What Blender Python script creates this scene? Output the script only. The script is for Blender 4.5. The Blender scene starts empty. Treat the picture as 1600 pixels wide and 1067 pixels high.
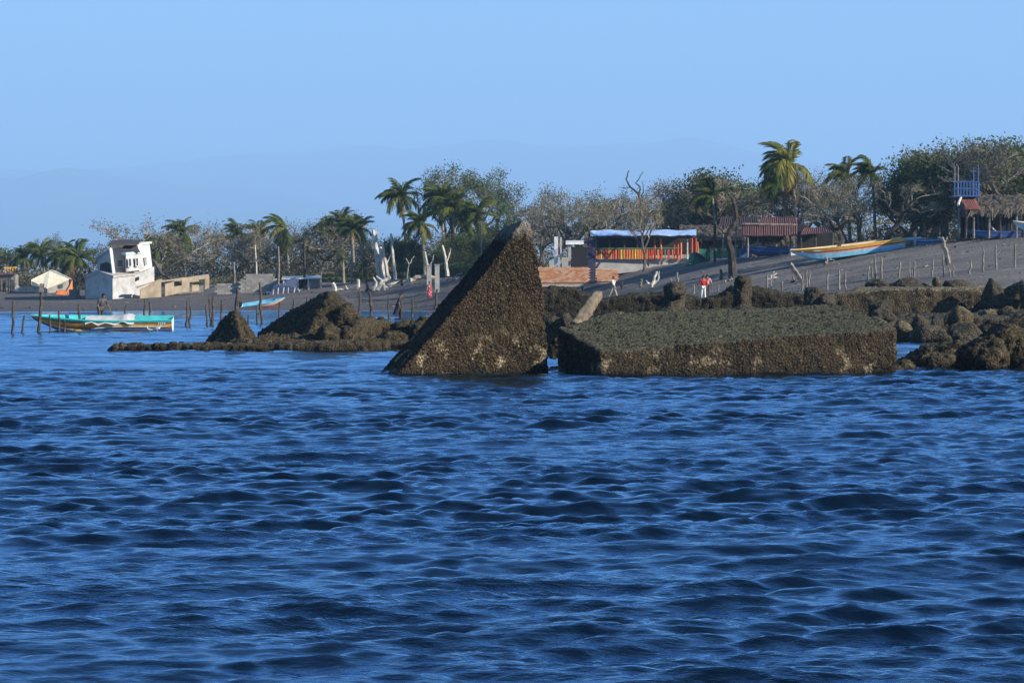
import bpy, bmesh, math, random
import numpy as np
from mathutils import Vector, Matrix, Euler

random.seed(7)
rng = np.random.default_rng(11)
scene = bpy.context.scene
COL = scene.collection
R = math.radians

# ---------------------------------------------------------------- camera, sky, sun, exposure
F, CX, HY, CH = 5000.0, 800.0, 444.0, 2.3          # focal length in photo pixels, principal column, horizon row, eye height
cam_d = bpy.data.cameras.new('camera')
cam = bpy.data.objects.new('camera', cam_d)
COL.objects.link(cam)
cam.location = (0, 0, CH)
cam.rotation_euler = (R(90), 0, 0)
cam_d.sensor_width = 36.0
cam_d.lens = F / 1600 * 36.0
cam_d.shift_y = -(533.5 - HY) / 1600
cam_d.clip_start = 0.5
cam_d.clip_end = 120000
scene.camera = cam

SUN_AZ = math.atan2(0.905, -0.425)                    # from +Y clockwise: sun stands to the right, a little behind the camera
SUN_EL = R(24)
world = bpy.data.worlds.new('World')
scene.world = world
world.use_nodes = True
wn = world.node_tree
wn.nodes.clear()
wo = wn.nodes.new('ShaderNodeOutputWorld')
bg = wn.nodes.new('ShaderNodeBackground')
sky = wn.nodes.new('ShaderNodeTexSky')
sky.sky_type = 'NISHITA'
sky.sun_disc = False
sky.sun_elevation = SUN_EL
sky.sun_rotation = SUN_AZ
sky.air_density = 1.0
sky.dust_density = 0.0
sky.ozone_density = 4.0
tint = wn.nodes.new('ShaderNodeMixRGB')
tint.blend_type = 'MULTIPLY'
tint.inputs[0].default_value = 1.0
tint.inputs[2].default_value = (0.60, 1.05, 1.46, 1)
wn.links.new(sky.outputs[0], tint.inputs[1])
wn.links.new(tint.outputs[0], bg.inputs[0])
bg.inputs[1].default_value = 0.060
wn.links.new(bg.outputs[0], wo.inputs[0])

sun_d = bpy.data.lights.new('sun', 'SUN')
sun_d.energy = 5.0
sun_d.angle = R(0.5)
sun_d.color = (1.0, 0.92, 0.79)
sun = bpy.data.objects.new('sun', sun_d)
COL.objects.link(sun)
sdir = Vector((math.sin(SUN_AZ) * math.cos(SUN_EL), math.cos(SUN_AZ) * math.cos(SUN_EL), math.sin(SUN_EL)))
sun.rotation_euler = sdir.to_track_quat('Z', 'Y').to_euler()

vs = scene.view_settings
vs.view_transform = 'Standard'
vs.look = 'None'
vs.gamma = 1
vs.exposure = 0.92
vs.use_curve_mapping = False
try:
    scene.cycles.volume_bounces = 2
    scene.cycles.max_bounces = 8
    scene.cycles.use_denoising = True
    scene.cycles.volume_max_steps = 64
except Exception:
    pass

# ---------------------------------------------------------------- helpers: noise
def vnoise(P, seed=0):
    P = np.asarray(P, dtype=np.float64)
    I = np.floor(P).astype(np.int64)
    f = P - I
    u = f * f * (3 - 2 * f)
    out = np.zeros(len(P))
    for dx in (0, 1):
        wx = u[:, 0] if dx else 1 - u[:, 0]
        for dy in (0, 1):
            wy = u[:, 1] if dy else 1 - u[:, 1]
            for dz in (0, 1):
                wz = u[:, 2] if dz else 1 - u[:, 2]
                h = ((I[:, 0] + dx) * 374761393 + (I[:, 1] + dy) * 668265263 + (I[:, 2] + dz) * 1274126177 + seed * 987643211) & 0xFFFFFFFF
                h = ((h ^ (h >> 13)) * 1274126177) & 0xFFFFFFFF
                h = h ^ (h >> 16)
                out += wx * wy * wz * ((h & 0xFFFF) / 32767.5 - 1)
    return out

def fbm(P, octv=4, gain=0.5, seed=0):
    P = np.asarray(P, dtype=np.float64)
    a, s, out = 1.0, 0.0, np.zeros(len(P))
    for o in range(octv):
        out += a * vnoise(P * (2.03 ** o) + o * 17.3, seed + o)
        s += a
        a *= gain
    return out / s

# ---------------------------------------------------------------- helpers: mesh builder
class MB:
    def __init__(self):
        self.v, self.f, self.m = [], [], []
    def add(self, vs_, fs_, m=0):
        b = len(self.v)
        self.v.extend([tuple(p) for p in vs_])
        for f in fs_:
            self.f.append(tuple(i + b for i in f))
            self.m.append(m)
    def box(self, c, s, rot=None, m=0):
        sx, sy, sz = s[0] / 2, s[1] / 2, s[2] / 2
        q = [Vector((x, y, z)) for x in (-sx, sx) for y in (-sy, sy) for z in (-sz, sz)]
        if rot is not None:
            M_ = Euler(rot).to_matrix()
            q = [M_ @ p for p in q]
        c = Vector(c)
        self.add([p + c for p in q], [(0, 1, 3, 2), (4, 6, 7, 5), (0, 4, 5, 1), (2, 3, 7, 6), (0, 2, 6, 4), (1, 5, 7, 3)], m)
    def tube(self, pts, rads, n=6, m=0):
        pts = [Vector(p) for p in pts]
        vs_, fs_ = [], []
        for i, p in enumerate(pts):
            d = (pts[min(i + 1, len(pts) - 1)] - pts[max(i - 1, 0)])
            if d.length < 1e-6:
                d = Vector((0, 0, 1))
            d.normalize()
            a = d.cross(Vector((0.31, 0.95, 0.07)))
            if a.length < 1e-3:
                a = d.cross(Vector((1, 0, 0)))
            a.normalize()
            b = d.cross(a)
            for k in range(n):
                t = 2 * math.pi * k / n
                vs_.append(p + (a * math.cos(t) + b * math.sin(t)) * rads[i])
        for i in range(len(pts) - 1):
            for k in range(n):
                k2 = (k + 1) % n
                fs_.append((i * n + k, i * n + k2, (i + 1) * n + k2, (i + 1) * n + k))
        if n > 3 or True:
            fs_.append(tuple(range(n - 1, -1, -1)))
            fs_.append(tuple(range((len(pts) - 1) * n, len(pts) * n)))
        self.add(vs_, fs_, m)
    def quad(self, a, b, c, d, m=0):
        self.add([a, b, c, d], [(0, 1, 2, 3)], m)
    def prism(self, poly, y0, y1, m=0):
        """polygon in x,z (counter-clockwise seen from -y) extruded along y"""
        n = len(poly)
        vs_ = [(x, y0, z) for x, z in poly] + [(x, y1, z) for x, z in poly]
        fs_ = [tuple(range(n)), tuple(range(2 * n - 1, n - 1, -1))]
        fs_ += [(i, i + n, (i + 1) % n + n, (i + 1) % n) for i in range(n)]
        self.add(vs_, fs_, m)
    def column(self, top, zb, m=0):
        """closed solid: a top polygon of 3-D points dropped down to zb"""
        n = len(top)
        vs_ = [tuple(p) for p in top] + [(p[0], p[1], zb) for p in top]
        fs_ = [tuple(range(n)), tuple(range(2 * n - 1, n - 1, -1))]
        fs_ += [(i, i + n, (i + 1) % n + n, (i + 1) % n) for i in range(n)]
        self.add(vs_, fs_, m)
    def ball(self, c, r, nu=8, nv=6, sc=(1, 1, 1), m=0):
        vs_, fs_ = [], []
        for j in range(nv + 1):
            ph = math.pi * j / nv
            for i in range(nu):
                th = 2 * math.pi * i / nu
                vs_.append((c[0] + r * sc[0] * math.sin(ph) * math.cos(th), c[1] + r * sc[1] * math.sin(ph) * math.sin(th), c[2] + r * sc[2] * math.cos(ph)))
        for j in range(nv):
            for i in range(nu):
                i2 = (i + 1) % nu
                fs_.append((j * nu + i, (j + 1) * nu + i, (j + 1) * nu + i2, j * nu + i2))
        self.add(vs_, fs_, m)
    def mesh(self, name, mats, smooth=False):
        me = bpy.data.meshes.new(name)
        me.from_pydata(self.v, [], self.f)
        for mt in (mats if isinstance(mats, (list, tuple)) else [mats]):
            me.materials.append(mt)
        if any(self.m):
            me.polygons.foreach_set('material_index', self.m)
        if smooth:
            me.polygons.foreach_set('use_smooth', [True] * len(me.polygons))
        me.update()
        return me
    def obj(self, name, mats, parent=None, loc=None, rot=None, smooth=False):
        return link(name, self.mesh(name, mats, smooth), parent, loc, rot)

def fast_mesh(name, V, Q, mat, smooth=False):
    """big quad mesh from numpy arrays"""
    me = bpy.data.meshes.new(name)
    V = np.asarray(V, dtype=np.float32)
    Q = np.asarray(Q, dtype=np.int32)
    me.vertices.add(len(V))
    me.vertices.foreach_set('co', V.ravel())
    me.loops.add(Q.size)
    me.loops.foreach_set('vertex_index', Q.ravel())
    me.polygons.add(len(Q))
    me.polygons.foreach_set('loop_start', np.arange(0, Q.size, Q.shape[1], dtype=np.int32))
    me.update(calc_edges=True)
    if smooth:
        me.polygons.foreach_set('use_smooth', np.ones(len(Q), dtype=bool))
    if mat:
        me.materials.append(mat)
    return me

def link(name, me, parent=None, loc=None, rot=None):
    o = bpy.data.objects.new(name, me)
    COL.objects.link(o)
    if parent is not None:
        o.parent = parent
    if loc is not None:
        o.location = loc
    if rot is not None:
        o.rotation_euler = rot
    return o

def tag(o, label=None, cat=None, group=None, kind=None):
    if label:
        o['label'] = label
    if cat:
        o['category'] = cat
    if group:
        o['group'] = group
    if kind:
        o['kind'] = kind
    return o

def thing(name, label, cat, loc, rotz=0.0, group=None, rot=None):
    o = bpy.data.objects.new(name, None)
    COL.objects.link(o)
    o.empty_display_size = 0.3
    o.location = loc
    o.rotation_euler = rot if rot is not None else (0, 0, rotz)
    return tag(o, label, cat, group)

def evaluated(me, mods):
    """mesh after modifiers, given as (type, {settings})"""
    tmp = bpy.data.objects.new('tmp', me)
    COL.objects.link(tmp)
    for t, kw in mods:
        md = tmp.modifiers.new('m', t)
        for k, v in kw.items():
            setattr(md, k, v)
    dg = bpy.context.evaluated_depsgraph_get()
    out = bpy.data.meshes.new_from_object(tmp.evaluated_get(dg))
    bpy.data.objects.remove(tmp)
    return out

def ordinal(k):
    return ['first', 'second', 'third', 'fourth', 'fifth', 'sixth', 'seventh', 'eighth', 'ninth', 'tenth', 'eleventh', 'twelfth', 'thirteenth',
            'fourteenth', 'fifteenth', 'sixteenth', 'seventeenth', 'eighteenth', 'nineteenth', 'twentieth', 'twenty first', 'twenty second',
            'twenty third', 'twenty fourth', 'twenty fifth', 'twenty sixth', 'twenty seventh', 'twenty eighth', 'twenty ninth', 'thirtieth'][k]

# ---------------------------------------------------------------- helpers: materials
class NT:
    def __init__(self, name):
        self.mat = bpy.data.materials.new(name)
        self.mat.use_nodes = True
        self.t = self.mat.node_tree
        self.t.nodes.clear()
        self.out = self.n('ShaderNodeOutputMaterial')
    def n(self, typ, **kw):
        nd = self.t.nodes.new(typ)
        for k, v in kw.items():
            if k.startswith('i_'):
                nd.inputs[int(k[2:])].default_value = v
            else:
                setattr(nd, k, v)
        return nd
    def l(self, a, b):
        self.t.links.new(a, b)
    def noise(self, vec, scale, detail=4, rough=0.55):
        nd = self.n('ShaderNodeTexNoise')
        nd.inputs['Scale'].default_value = scale
        nd.inputs['Detail'].default_value = detail
        nd.inputs['Roughness'].default_value = rough
        if vec is not None:
            self.l(vec, nd.inputs['Vector'])
        return nd.outputs[0]
    def ramp(self, fac, stops):
        nd = self.n('ShaderNodeValToRGB')
        el = nd.color_ramp.elements
        while len(el) < len(stops):
            el.new(0.5)
        for e, (p, c) in zip(el, stops):
            e.position = p
            e.color = c if len(c) == 4 else (*c, 1)
        self.l(fac, nd.inputs[0])
        return nd.outputs[0]
    def mix(self, fac, a, b, typ='MIX'):
        nd = self.n('ShaderNodeMixRGB', blend_type=typ)
        for i, x in ((0, fac), (1, a), (2, b)):
            if hasattr(x, 'is_output'):
                self.l(x, nd.inputs[i])
            elif i == 0:
                nd.inputs[0].default_value = x
            else:
                nd.inputs[i].default_value = x if len(x) == 4 else (*x, 1)
        return nd.outputs[0]
    def math(self, op, a, b=0.0, clamp=False):
        nd = self.n('ShaderNodeMath', operation=op, use_clamp=clamp)
        for i, x in ((0, a), (1, b)):
            if hasattr(x, 'is_output'):
                self.l(x, nd.inputs[i])
            else:
                nd.inputs[i].default_value = x
        return nd.outputs[0]
    def bump(self, h, strength=0.5, dist=0.05):
        nd = self.n('ShaderNodeBump')
        nd.inputs['Strength'].default_value = strength
        nd.inputs['Distance'].default_value = dist
        self.l(h, nd.inputs['Height'])
        return nd.outputs[0]
    def principled(self, color, rough=0.8, normal=None, **kw):
        nd = self.n('ShaderNodeBsdfPrincipled')
        if hasattr(color, 'is_output'):
            self.l(color, nd.inputs['Base Color'])
        else:
            nd.inputs['Base Color'].default_value = (*color, 1)
        if hasattr(rough, 'is_output'):
            self.l(rough, nd.inputs['Roughness'])
        else:
            nd.inputs['Roughness'].default_value = rough
        if normal is not None:
            self.l(normal, nd.inputs['Normal'])
        for k, v in kw.items():
            nd.inputs[k.replace('_', ' ')].default_value = v
        self.l(nd.outputs[0], self.out.inputs['Surface'])
        return nd

def simple(name, c1, c2=None, scale=3.0, rough=0.8, bump=0.3, bscale=None, dist=0.03, spec=0.3, lo=0.35, hi=0.65):
    """two-tone weathered surface with fine relief"""
    c2 = c2 or tuple(x * 0.6 for x in c1)
    k = NT(name)
    co = k.n('ShaderNodeTexCoord').outputs['Object']
    oi = k.n('ShaderNodeObjectInfo').outputs['Random']
    vm = k.n('ShaderNodeVectorMath', operation='ADD')
    k.l(co, vm.inputs[0])
    k.l(k.math('MULTIPLY', oi, 37.0), vm.inputs[1])
    f = k.noise(vm.outputs[0], scale, 6, 0.62)
    col = k.ramp(f, [(lo, c1), (hi, c2)])
    b = k.bump(k.noise(vm.outputs[0], bscale or scale * 4, 4), bump, dist)
    k.principled(col, rough, b, Specular_IOR_Level=spec)
    return k.mat

def leaf(name, ca, cb, cc, tr=0.3):
    """leaf: colour drifts from sprig to sprig and from plant to plant, some light passes through"""
    k = NT(name)
    geo = k.n('ShaderNodeNewGeometry')
    oi = k.n('ShaderNodeObjectInfo').outputs['Random']
    f = k.noise(geo.outputs['Position'], 0.55, 3)
    g = k.math('ADD', k.math('MULTIPLY', geo.outputs['Random Per Island'], 0.35), k.math('MULTIPLY', f, 0.55))
    g = k.math('ADD', g, k.math('MULTIPLY', oi, 0.25))
    col = k.ramp(g, [(0.30, ca), (0.55, cb), (0.85, cc)])
    d = k.n('ShaderNodeBsdfDiffuse')
    t = k.n('ShaderNodeBsdfTranslucent')
    k.l(col, d.inputs[0])
    k.l(col, t.inputs[0])
    mx = k.n('ShaderNodeMixShader')
    mx.inputs[0].default_value = tr
    k.l(d.outputs[0], mx.inputs[1])
    k.l(t.outputs[0], mx.inputs[2])
    k.l(mx.outputs[0], k.out.inputs['Surface'])
    return k.mat

def encrusted(name, dark, brown, pale, algae, pale_top=0.9, pale_amt=0.5, top_bare=None):
    """old concrete under mussels, weed and barnacles: zoned by height above the tide, weed on flat tops"""
    k = NT(name)
    geo = k.n('ShaderNodeNewGeometry')
    P = geo.outputs['Position']
    sep = k.n('ShaderNodeSeparateXYZ')
    k.l(P, sep.inputs[0])
    sn = k.n('ShaderNodeSeparateXYZ')
    k.l(geo.outputs['True Normal'], sn.inputs[0])
    n1 = k.noise(P, 1.1, 6, 0.65)
    n2 = k.noise(P, 14.0, 5, 0.7)
    n3 = k.noise(P, 2.3, 5, 0.6)
    base = k.mix(k.ramp(n1, [(0.38, (0, 0, 0)), (0.62, (1, 1, 1))]), dark, brown)
    if top_bare:
        zb_ = k.math('ADD', sep.outputs[2], k.math('MULTIPLY', k.math('ADD', n1, -0.5), 1.6))
        base = k.mix(k.ramp(k.math('MULTIPLY', zb_, 0.2), [(0.36, (0.1, 0.1, 0.1)), (0.47, (0.85, 0.85, 0.85))]), base, dark)
    base = k.mix(k.ramp(n2, [(0.46, (0, 0, 0)), (0.66, (0.7, 0.7, 0.7))]), base, tuple(min(1, c * 2.2) for c in brown))
    base = k.mix(k.ramp(k.noise(P, 30.0, 3, 0.6), [(0.56, (0, 0, 0)), (0.68, (0.55, 0.55, 0.55))]), base, tuple(min(1, c * 0.6) for c in pale))
    base = k.mix(k.ramp(k.noise(P, 24.0, 3, 0.6), [(0.36, (0.8, 0.8, 0.8)), (0.47, (0, 0, 0))]), base, tuple(c * 0.3 for c in dark))
    # weed on up-facing ground
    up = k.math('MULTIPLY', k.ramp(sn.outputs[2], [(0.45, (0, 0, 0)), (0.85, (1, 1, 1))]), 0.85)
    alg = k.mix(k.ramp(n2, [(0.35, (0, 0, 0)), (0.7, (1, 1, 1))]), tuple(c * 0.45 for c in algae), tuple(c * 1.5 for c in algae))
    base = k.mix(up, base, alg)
    # pale barnacle crusts near the water
    zz = k.math('ADD', sep.outputs[2], k.math('MULTIPLY', k.noise(P, 1.7, 3), 0.7))
    zone = k.ramp(k.math('DIVIDE', zz, pale_top + 0.6), [(0.45, (1, 1, 1)), (0.95, (0, 0, 0))])
    pm = k.ramp(n3, [(0.60 - 0.1 * pale_amt, (0, 0, 0)), (0.68 - 0.1 * pale_amt, (1, 1, 1))])
    vo = k.n('ShaderNodeTexVoronoi')
    vo.inputs['Scale'].default_value = 16
    k.l(P, vo.inputs['Vector'])
    sp = k.ramp(vo.outputs['Distance'], [(0.25, (1, 1, 1)), (0.55, (0.25, 0.25, 0.25))])
    pmask = k.math('MULTIPLY', k.math('MULTIPLY', pm, zone), sp)
    base = k.mix(pmask, base, pale)
    if top_bare:
        tb = k.ramp(k.math('ADD', k.math('MULTIPLY', sep.outputs[2], 0.2), k.math('MULTIPLY', k.math('ADD', n3, -0.5), 0.35)), [(top_bare * 0.2 - 0.05, (0, 0, 0)), (top_bare * 0.2 + 0.05, (1, 1, 1))])
        base = k.mix(k.math('MULTIPLY', tb, 0.8), base, k.mix(n2, (0.11, 0.095, 0.075), (0.26, 0.235, 0.19)))
    bh = k.math('ADD', k.math('MULTIPLY', n2, 0.7), k.math('MULTIPLY', vo.outputs['Distance'], -0.8))
    b = k.bump(bh, 0.9, 0.06)
    wetm = k.ramp(k.math('ADD', sep.outputs[2], k.math('MULTIPLY', n1, 0.25)), [(0.18, (1, 1, 1)), (0.36, (0, 0, 0))])
    base = k.mix(k.math('MULTIPLY', wetm, 0.62), base, tuple(c * 0.6 for c in dark))
    k.principled(base, k.math('SUBTRACT', 0.9, k.math('MULTIPLY', wetm, 0.45)), b, Specular_IOR_Level=0.08)
    return k.mat

M = {}
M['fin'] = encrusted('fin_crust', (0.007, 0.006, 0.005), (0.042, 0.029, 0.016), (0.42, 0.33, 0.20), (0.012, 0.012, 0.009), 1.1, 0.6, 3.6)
M['block'] = encrusted('block_crust', (0.007, 0.006, 0.005), (0.031, 0.023, 0.014), (0.36, 0.28, 0.18), (0.085, 0.086, 0.055), 0.7, 0.3)
M['reef'] = encrusted('reef_crust', (0.008, 0.0065, 0.005), (0.047, 0.035, 0.020), (0.25, 0.20, 0.13), (0.07, 0.063, 0.04), 0.7, 0.3)
M['mussel'] = encrusted('mussel_wall', (0.008, 0.007, 0.006), (0.034, 0.027, 0.017), (0.2, 0.17, 0.12), (0.05, 0.05, 0.032), 0.5, 0.1)
M['boulder'] = encrusted('boulder_crust', (0.014, 0.012, 0.009), (0.050, 0.041, 0.029), (0.3, 0.25, 0.18), (0.075, 0.068, 0.05), 0.7, 0.3)
M['ledge'] = encrusted('ledge_stone', (0.018, 0.014, 0.009), (0.060, 0.047, 0.028), (0.3, 0.25, 0.16), (0.17, 0.15, 0.10), 0.6, 0.1)
M['stone'] = simple('pale_stone', (0.20, 0.165, 0.115), (0.09, 0.07, 0.05), 3, 0.9, 0.7, 12, 0.05, 0.1)
M['post'] = simple('weathered_wood', (0.10, 0.08, 0.06), (0.035, 0.027, 0.02), 4, 0.9, 0.6, 14, 0.03, 0.1)
M['fencepost'] = simple('grey_driftwood', (0.27, 0.24, 0.20), (0.11, 0.095, 0.08), 4, 0.9, 0.6, 14, 0.03, 0.1)
M['bleached'] = simple('bleached_wood', (0.62, 0.57, 0.49), (0.34, 0.30, 0.25), 3, 0.85, 0.5, 10, 0.03, 0.1)
M['bark'] = simple('bark', (0.16, 0.135, 0.11), (0.06, 0.05, 0.04), 4, 0.95, 0.7, 12, 0.04, 0.1)
M['darkbark'] = simple('dark_bark', (0.075, 0.062, 0.05), (0.03, 0.025, 0.02), 4, 0.95, 0.7, 12, 0.04, 0.1)
M['twig'] = simple('twigs', (0.33, 0.285, 0.23), (0.17, 0.14, 0.11), 2, 0.95, 0.2, 8, 0.02, 0.05)
M['palmtrunk'] = simple('palm_trunk', (0.30, 0.26, 0.20), (0.14, 0.115, 0.09), 6, 0.9, 0.6, 16, 0.03, 0.1)
M['leaf_acacia'] = leaf('leaf_acacia', (0.075, 0.085, 0.04), (0.12, 0.122, 0.062), (0.18, 0.165, 0.10), 0.25)
M['leaf_green'] = leaf('leaf_green', (0.036, 0.058, 0.022), (0.068, 0.098, 0.038), (0.125, 0.14, 0.06), 0.28)
M['leaf_airy'] = leaf('leaf_airy', (0.07, 0.10, 0.055), (0.11, 0.14, 0.08), (0.16, 0.17, 0.10), 0.3)
M['leaf_dry'] = leaf('leaf_dry', (0.12, 0.105, 0.05), (0.17, 0.15, 0.07), (0.23, 0.19, 0.10), 0.25)
M['palm'] = leaf('palm_leaflet', (0.03, 0.055, 0.018), (0.065, 0.095, 0.026), (0.16, 0.16, 0.04), 0.3)
M['palm_yellow'] = leaf('palm_yellowing', (0.07, 0.10, 0.02), (0.17, 0.18, 0.04), (0.30, 0.24, 0.07), 0.35)
M['palmdry'] = leaf('palm_dry', (0.20, 0.13, 0.06), (0.26, 0.17, 0.08), (0.32, 0.2, 0.10), 0.25)
M['under'] = leaf('undergrowth_leaf', (0.045, 0.052, 0.026), (0.10, 0.094, 0.056), (0.18, 0.155, 0.10), 0.25)
M['white'] = simple('white_wall', (0.47, 0.46, 0.445), (0.26, 0.245, 0.23), 0.9, 0.85, 0.3, 6, 0.03, 0.2, 0.42, 0.75)
M['cream'] = simple('cream_roof', (0.62, 0.57, 0.43), (0.50, 0.45, 0.33), 1.0, 0.8, 0.15)
M['tan'] = simple('tan_plaster', (0.46, 0.36, 0.24), (0.28, 0.22, 0.16), 1.3, 0.9, 0.4)
M['grey'] = simple('grey_concrete', (0.27, 0.25, 0.225), (0.16, 0.15, 0.135), 1.5, 0.9, 0.3)
M['palegrey'] = simple('pale_concrete', (0.42, 0.40, 0.37), (0.27, 0.255, 0.235), 1.5, 0.9, 0.3)
M['dark'] = simple('interior_shade', (0.02, 0.02, 0.022), (0.012, 0.012, 0.014), 2, 0.8, 0.1)  # near-black colour stands in for shade inside holes and open shelters
M['glass'] = simple('dusty_glass', (0.03, 0.05, 0.055), (0.05, 0.07, 0.07), 2, 0.2, 0.05, spec=0.5)
M['roofdark'] = simple('old_dark_roof', (0.075, 0.06, 0.055), (0.03, 0.026, 0.026), 3, 0.85, 0.4)
M['rust'] = simple('rusty_sheet', (0.15, 0.062, 0.048), (0.07, 0.034, 0.03), 2.2, 0.8, 0.25)
M['rustdark'] = simple('dark_rusty_sheet', (0.055, 0.03, 0.027), (0.03, 0.02, 0.02), 2.2, 0.8, 0.25)
M['thatch'] = simple('old_thatch', (0.17, 0.145, 0.11), (0.07, 0.058, 0.045), 5, 0.95, 0.6, 20, 0.05, 0.05)
def masonry(name, ca, cb, cc):
    k = NT(name)
    geo = k.n('ShaderNodeNewGeometry')
    f = k.math('ADD', k.math('MULTIPLY', geo.outputs['Random Per Island'], 0.6), k.math('MULTIPLY', k.noise(geo.outputs['Position'], 0.9, 4), 0.45))
    k.principled(k.ramp(f, [(0.2, ca), (0.5, cb), (0.85, cc)]), 0.92, k.bump(k.noise(geo.outputs['Position'], 20, 3), 0.3, 0.02), Specular_IOR_Level=0.1)
    return k.mat
M['brick'] = masonry('orange_brick', (0.40, 0.17, 0.08), (0.58, 0.27, 0.13), (0.62, 0.42, 0.28))
M['block'+'s'] = masonry('concrete_blocks', (0.20, 0.185, 0.165), (0.28, 0.26, 0.23), (0.36, 0.33, 0.295))
M['mortar'] = simple('mortar', (0.42, 0.33, 0.26), (0.32, 0.25, 0.2), 6, 0.95, 0.3)
M['tile'] = simple('clay_tile', (0.30, 0.10, 0.065), (0.19, 0.07, 0.05), 4, 0.85, 0.3)
M['bluetarp'] = simple('blue_tarp', (0.25, 0.40, 0.66), (0.42, 0.54, 0.74), 1.3, 0.55, 0.4, 3, 0.1, 0.4)
M['navytarp'] = simple('navy_tarp', (0.03, 0.05, 0.11), (0.05, 0.07, 0.14), 1.3, 0.6, 0.5, 3, 0.1, 0.3)
M['greytarp'] = simple('pale_tarp', (0.55, 0.53, 0.49), (0.42, 0.41, 0.38), 1.6, 0.6, 0.5, 4, 0.1, 0.3)
M['greennet'] = simple('green_net', (0.03, 0.17, 0.11), (0.02, 0.11, 0.075), 2, 0.85, 0.3)
M['purple'] = simple('purple_shade', (0.045, 0.038, 0.075), (0.03, 0.026, 0.05), 2, 0.7, 0.2)  # shade on the restaurant's corner column, put into its colour as dark purple
def paint(name, c, rough=0.55):
    return simple(name, c, tuple(x * 0.5 + 0.03 for x in c), 2.6, rough, 0.15, 9, 0.02, 0.3, 0.42, 0.8)
for nm, c in dict(red=(0.52, 0.055, 0.03), orange=(0.72, 0.20, 0.045), yellow=(0.74, 0.52, 0.05), green=(0.10, 0.24, 0.12), turquoise=(0.06, 0.52, 0.50),
                  skyblue=(0.22, 0.55, 0.72), blue=(0.04, 0.14, 0.42), royal=(0.03, 0.09, 0.27), brown=(0.26, 0.105, 0.035), amber=(0.80, 0.44, 0.06),
                  offwhite=(0.56, 0.55, 0.52), brightwhite=(0.66, 0.65, 0.63), black=(0.015, 0.015, 0.016), paleblue=(0.45, 0.65, 0.80), lime=(0.45, 0.55, 0.12)).items():
    M[nm] = paint('paint_' + nm, c)
M['skin'] = simple('skin', (0.19, 0.09, 0.05), (0.16, 0.075, 0.042), 6, 0.6, 0.05)
M['hair'] = simple('hair', (0.012, 0.010, 0.009), (0.008, 0.007, 0.006), 20, 0.7, 0.3)
def cloth(name, c, c2=None):
    return simple(name, c, c2 or tuple(x * 0.75 for x in c), 9, 0.95, 0.3, 14, 0.02, 0.05)
M['c_dark'] = cloth('dark_cloth', (0.035, 0.034, 0.04)); M['c_red'] = cloth('red_cloth', (0.50, 0.02, 0.03)); M['c_white'] = cloth('white_cloth', (0.72, 0.71, 0.69))
M['c_teal'] = cloth('teal_cloth', (0.20, 0.52, 0.56)); M['c_khaki'] = cloth('khaki_cloth', (0.36, 0.31, 0.23)); M['c_print'] = simple('printed_cloth', (0.34, 0.015, 0.04), (0.55, 0.38, 0.40), 7, 0.95, 0.2, lo=0.5, hi=0.6)
M['c_navy'] = cloth('slate_cloth', (0.06, 0.075, 0.09)); M['c_pink'] = cloth('pink_cloth', (0.55, 0.3, 0.28)); M['c_brown'] = cloth('brown_cloth', (0.08, 0.05, 0.04))

# ---------------------------------------------------------------- the shore as a height field
TP = [-3000, -400, 0, 150, 300, 450, 650, 850, 1100, 1300, 1450, 1600, 2000, 4600]
TD0 = [300, 272, 262, 268, 276, 280, 281, 246, 204, 190, 184, 180, 176, 176]
TD1 = [380, 352, 345, 338, 322, 312, 300, 273, 252, 238, 231, 226, 222, 222]
TZ1 = [1.6, 1.5, 1.5, 1.6, 2.0, 2.3, 2.75, 3.0, 4.3, 4.7, 5.25, 5.7, 6.2, 6.2]

_pxs = np.arange(-3000.0, 4601.0, 10.0)
_g = np.exp(-0.5 * (np.arange(-24, 25) / 8.0) ** 2)
def _smooth(v):
    q = np.interp(_pxs, TP, v)
    return np.convolve(np.pad(q, 24, mode='edge'), _g / _g.sum(), mode='valid')
TD0, TD1, TZ1, TP = _smooth(TD0), _smooth(TD1), _smooth(TZ1), _pxs

def terrain(x, y):
    x = np.asarray(x, float); y = np.asarray(y, float)
    px = CX + F * x / np.maximum(y, 1.0)
    d0, d1, z1 = np.interp(px, TP, TD0), np.interp(px, TP, TD1), np.interp(px, TP, TZ1)
    t = np.clip((y - d0) / (d1 - d0), 0, 1)
    up = z1 * (t ** 1.25)
    z = np.where(y < d0, -(d0 - y) * 0.035, up)
    z = np.where(y > d1, z1 + np.minimum((y - d1) * 0.004, 3.0), z)
    P = np.stack([x, y, np.zeros_like(x)], -1).reshape(-1, 3)
    nz = fbm(P * np.array([0.06, 0.12, 1]), 3, seed=5) * 0.22 + fbm(P * np.array([0.35, 0.8, 1]), 3, seed=9) * 0.07
    z = z + nz.reshape(z.shape) * np.clip((y - d0 + 6) / 20, 0, 1)
    return np.maximum(z, -1.2)

def tz(x, y):
    return float(terrain(np.array([x]), np.array([y]))[0])

def W(px, py, D):
    """point of the place seen at photo pixel px,py at distance D"""
    return Vector(((px - CX) / F * D, D, CH + (HY - py) / F * D))

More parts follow.
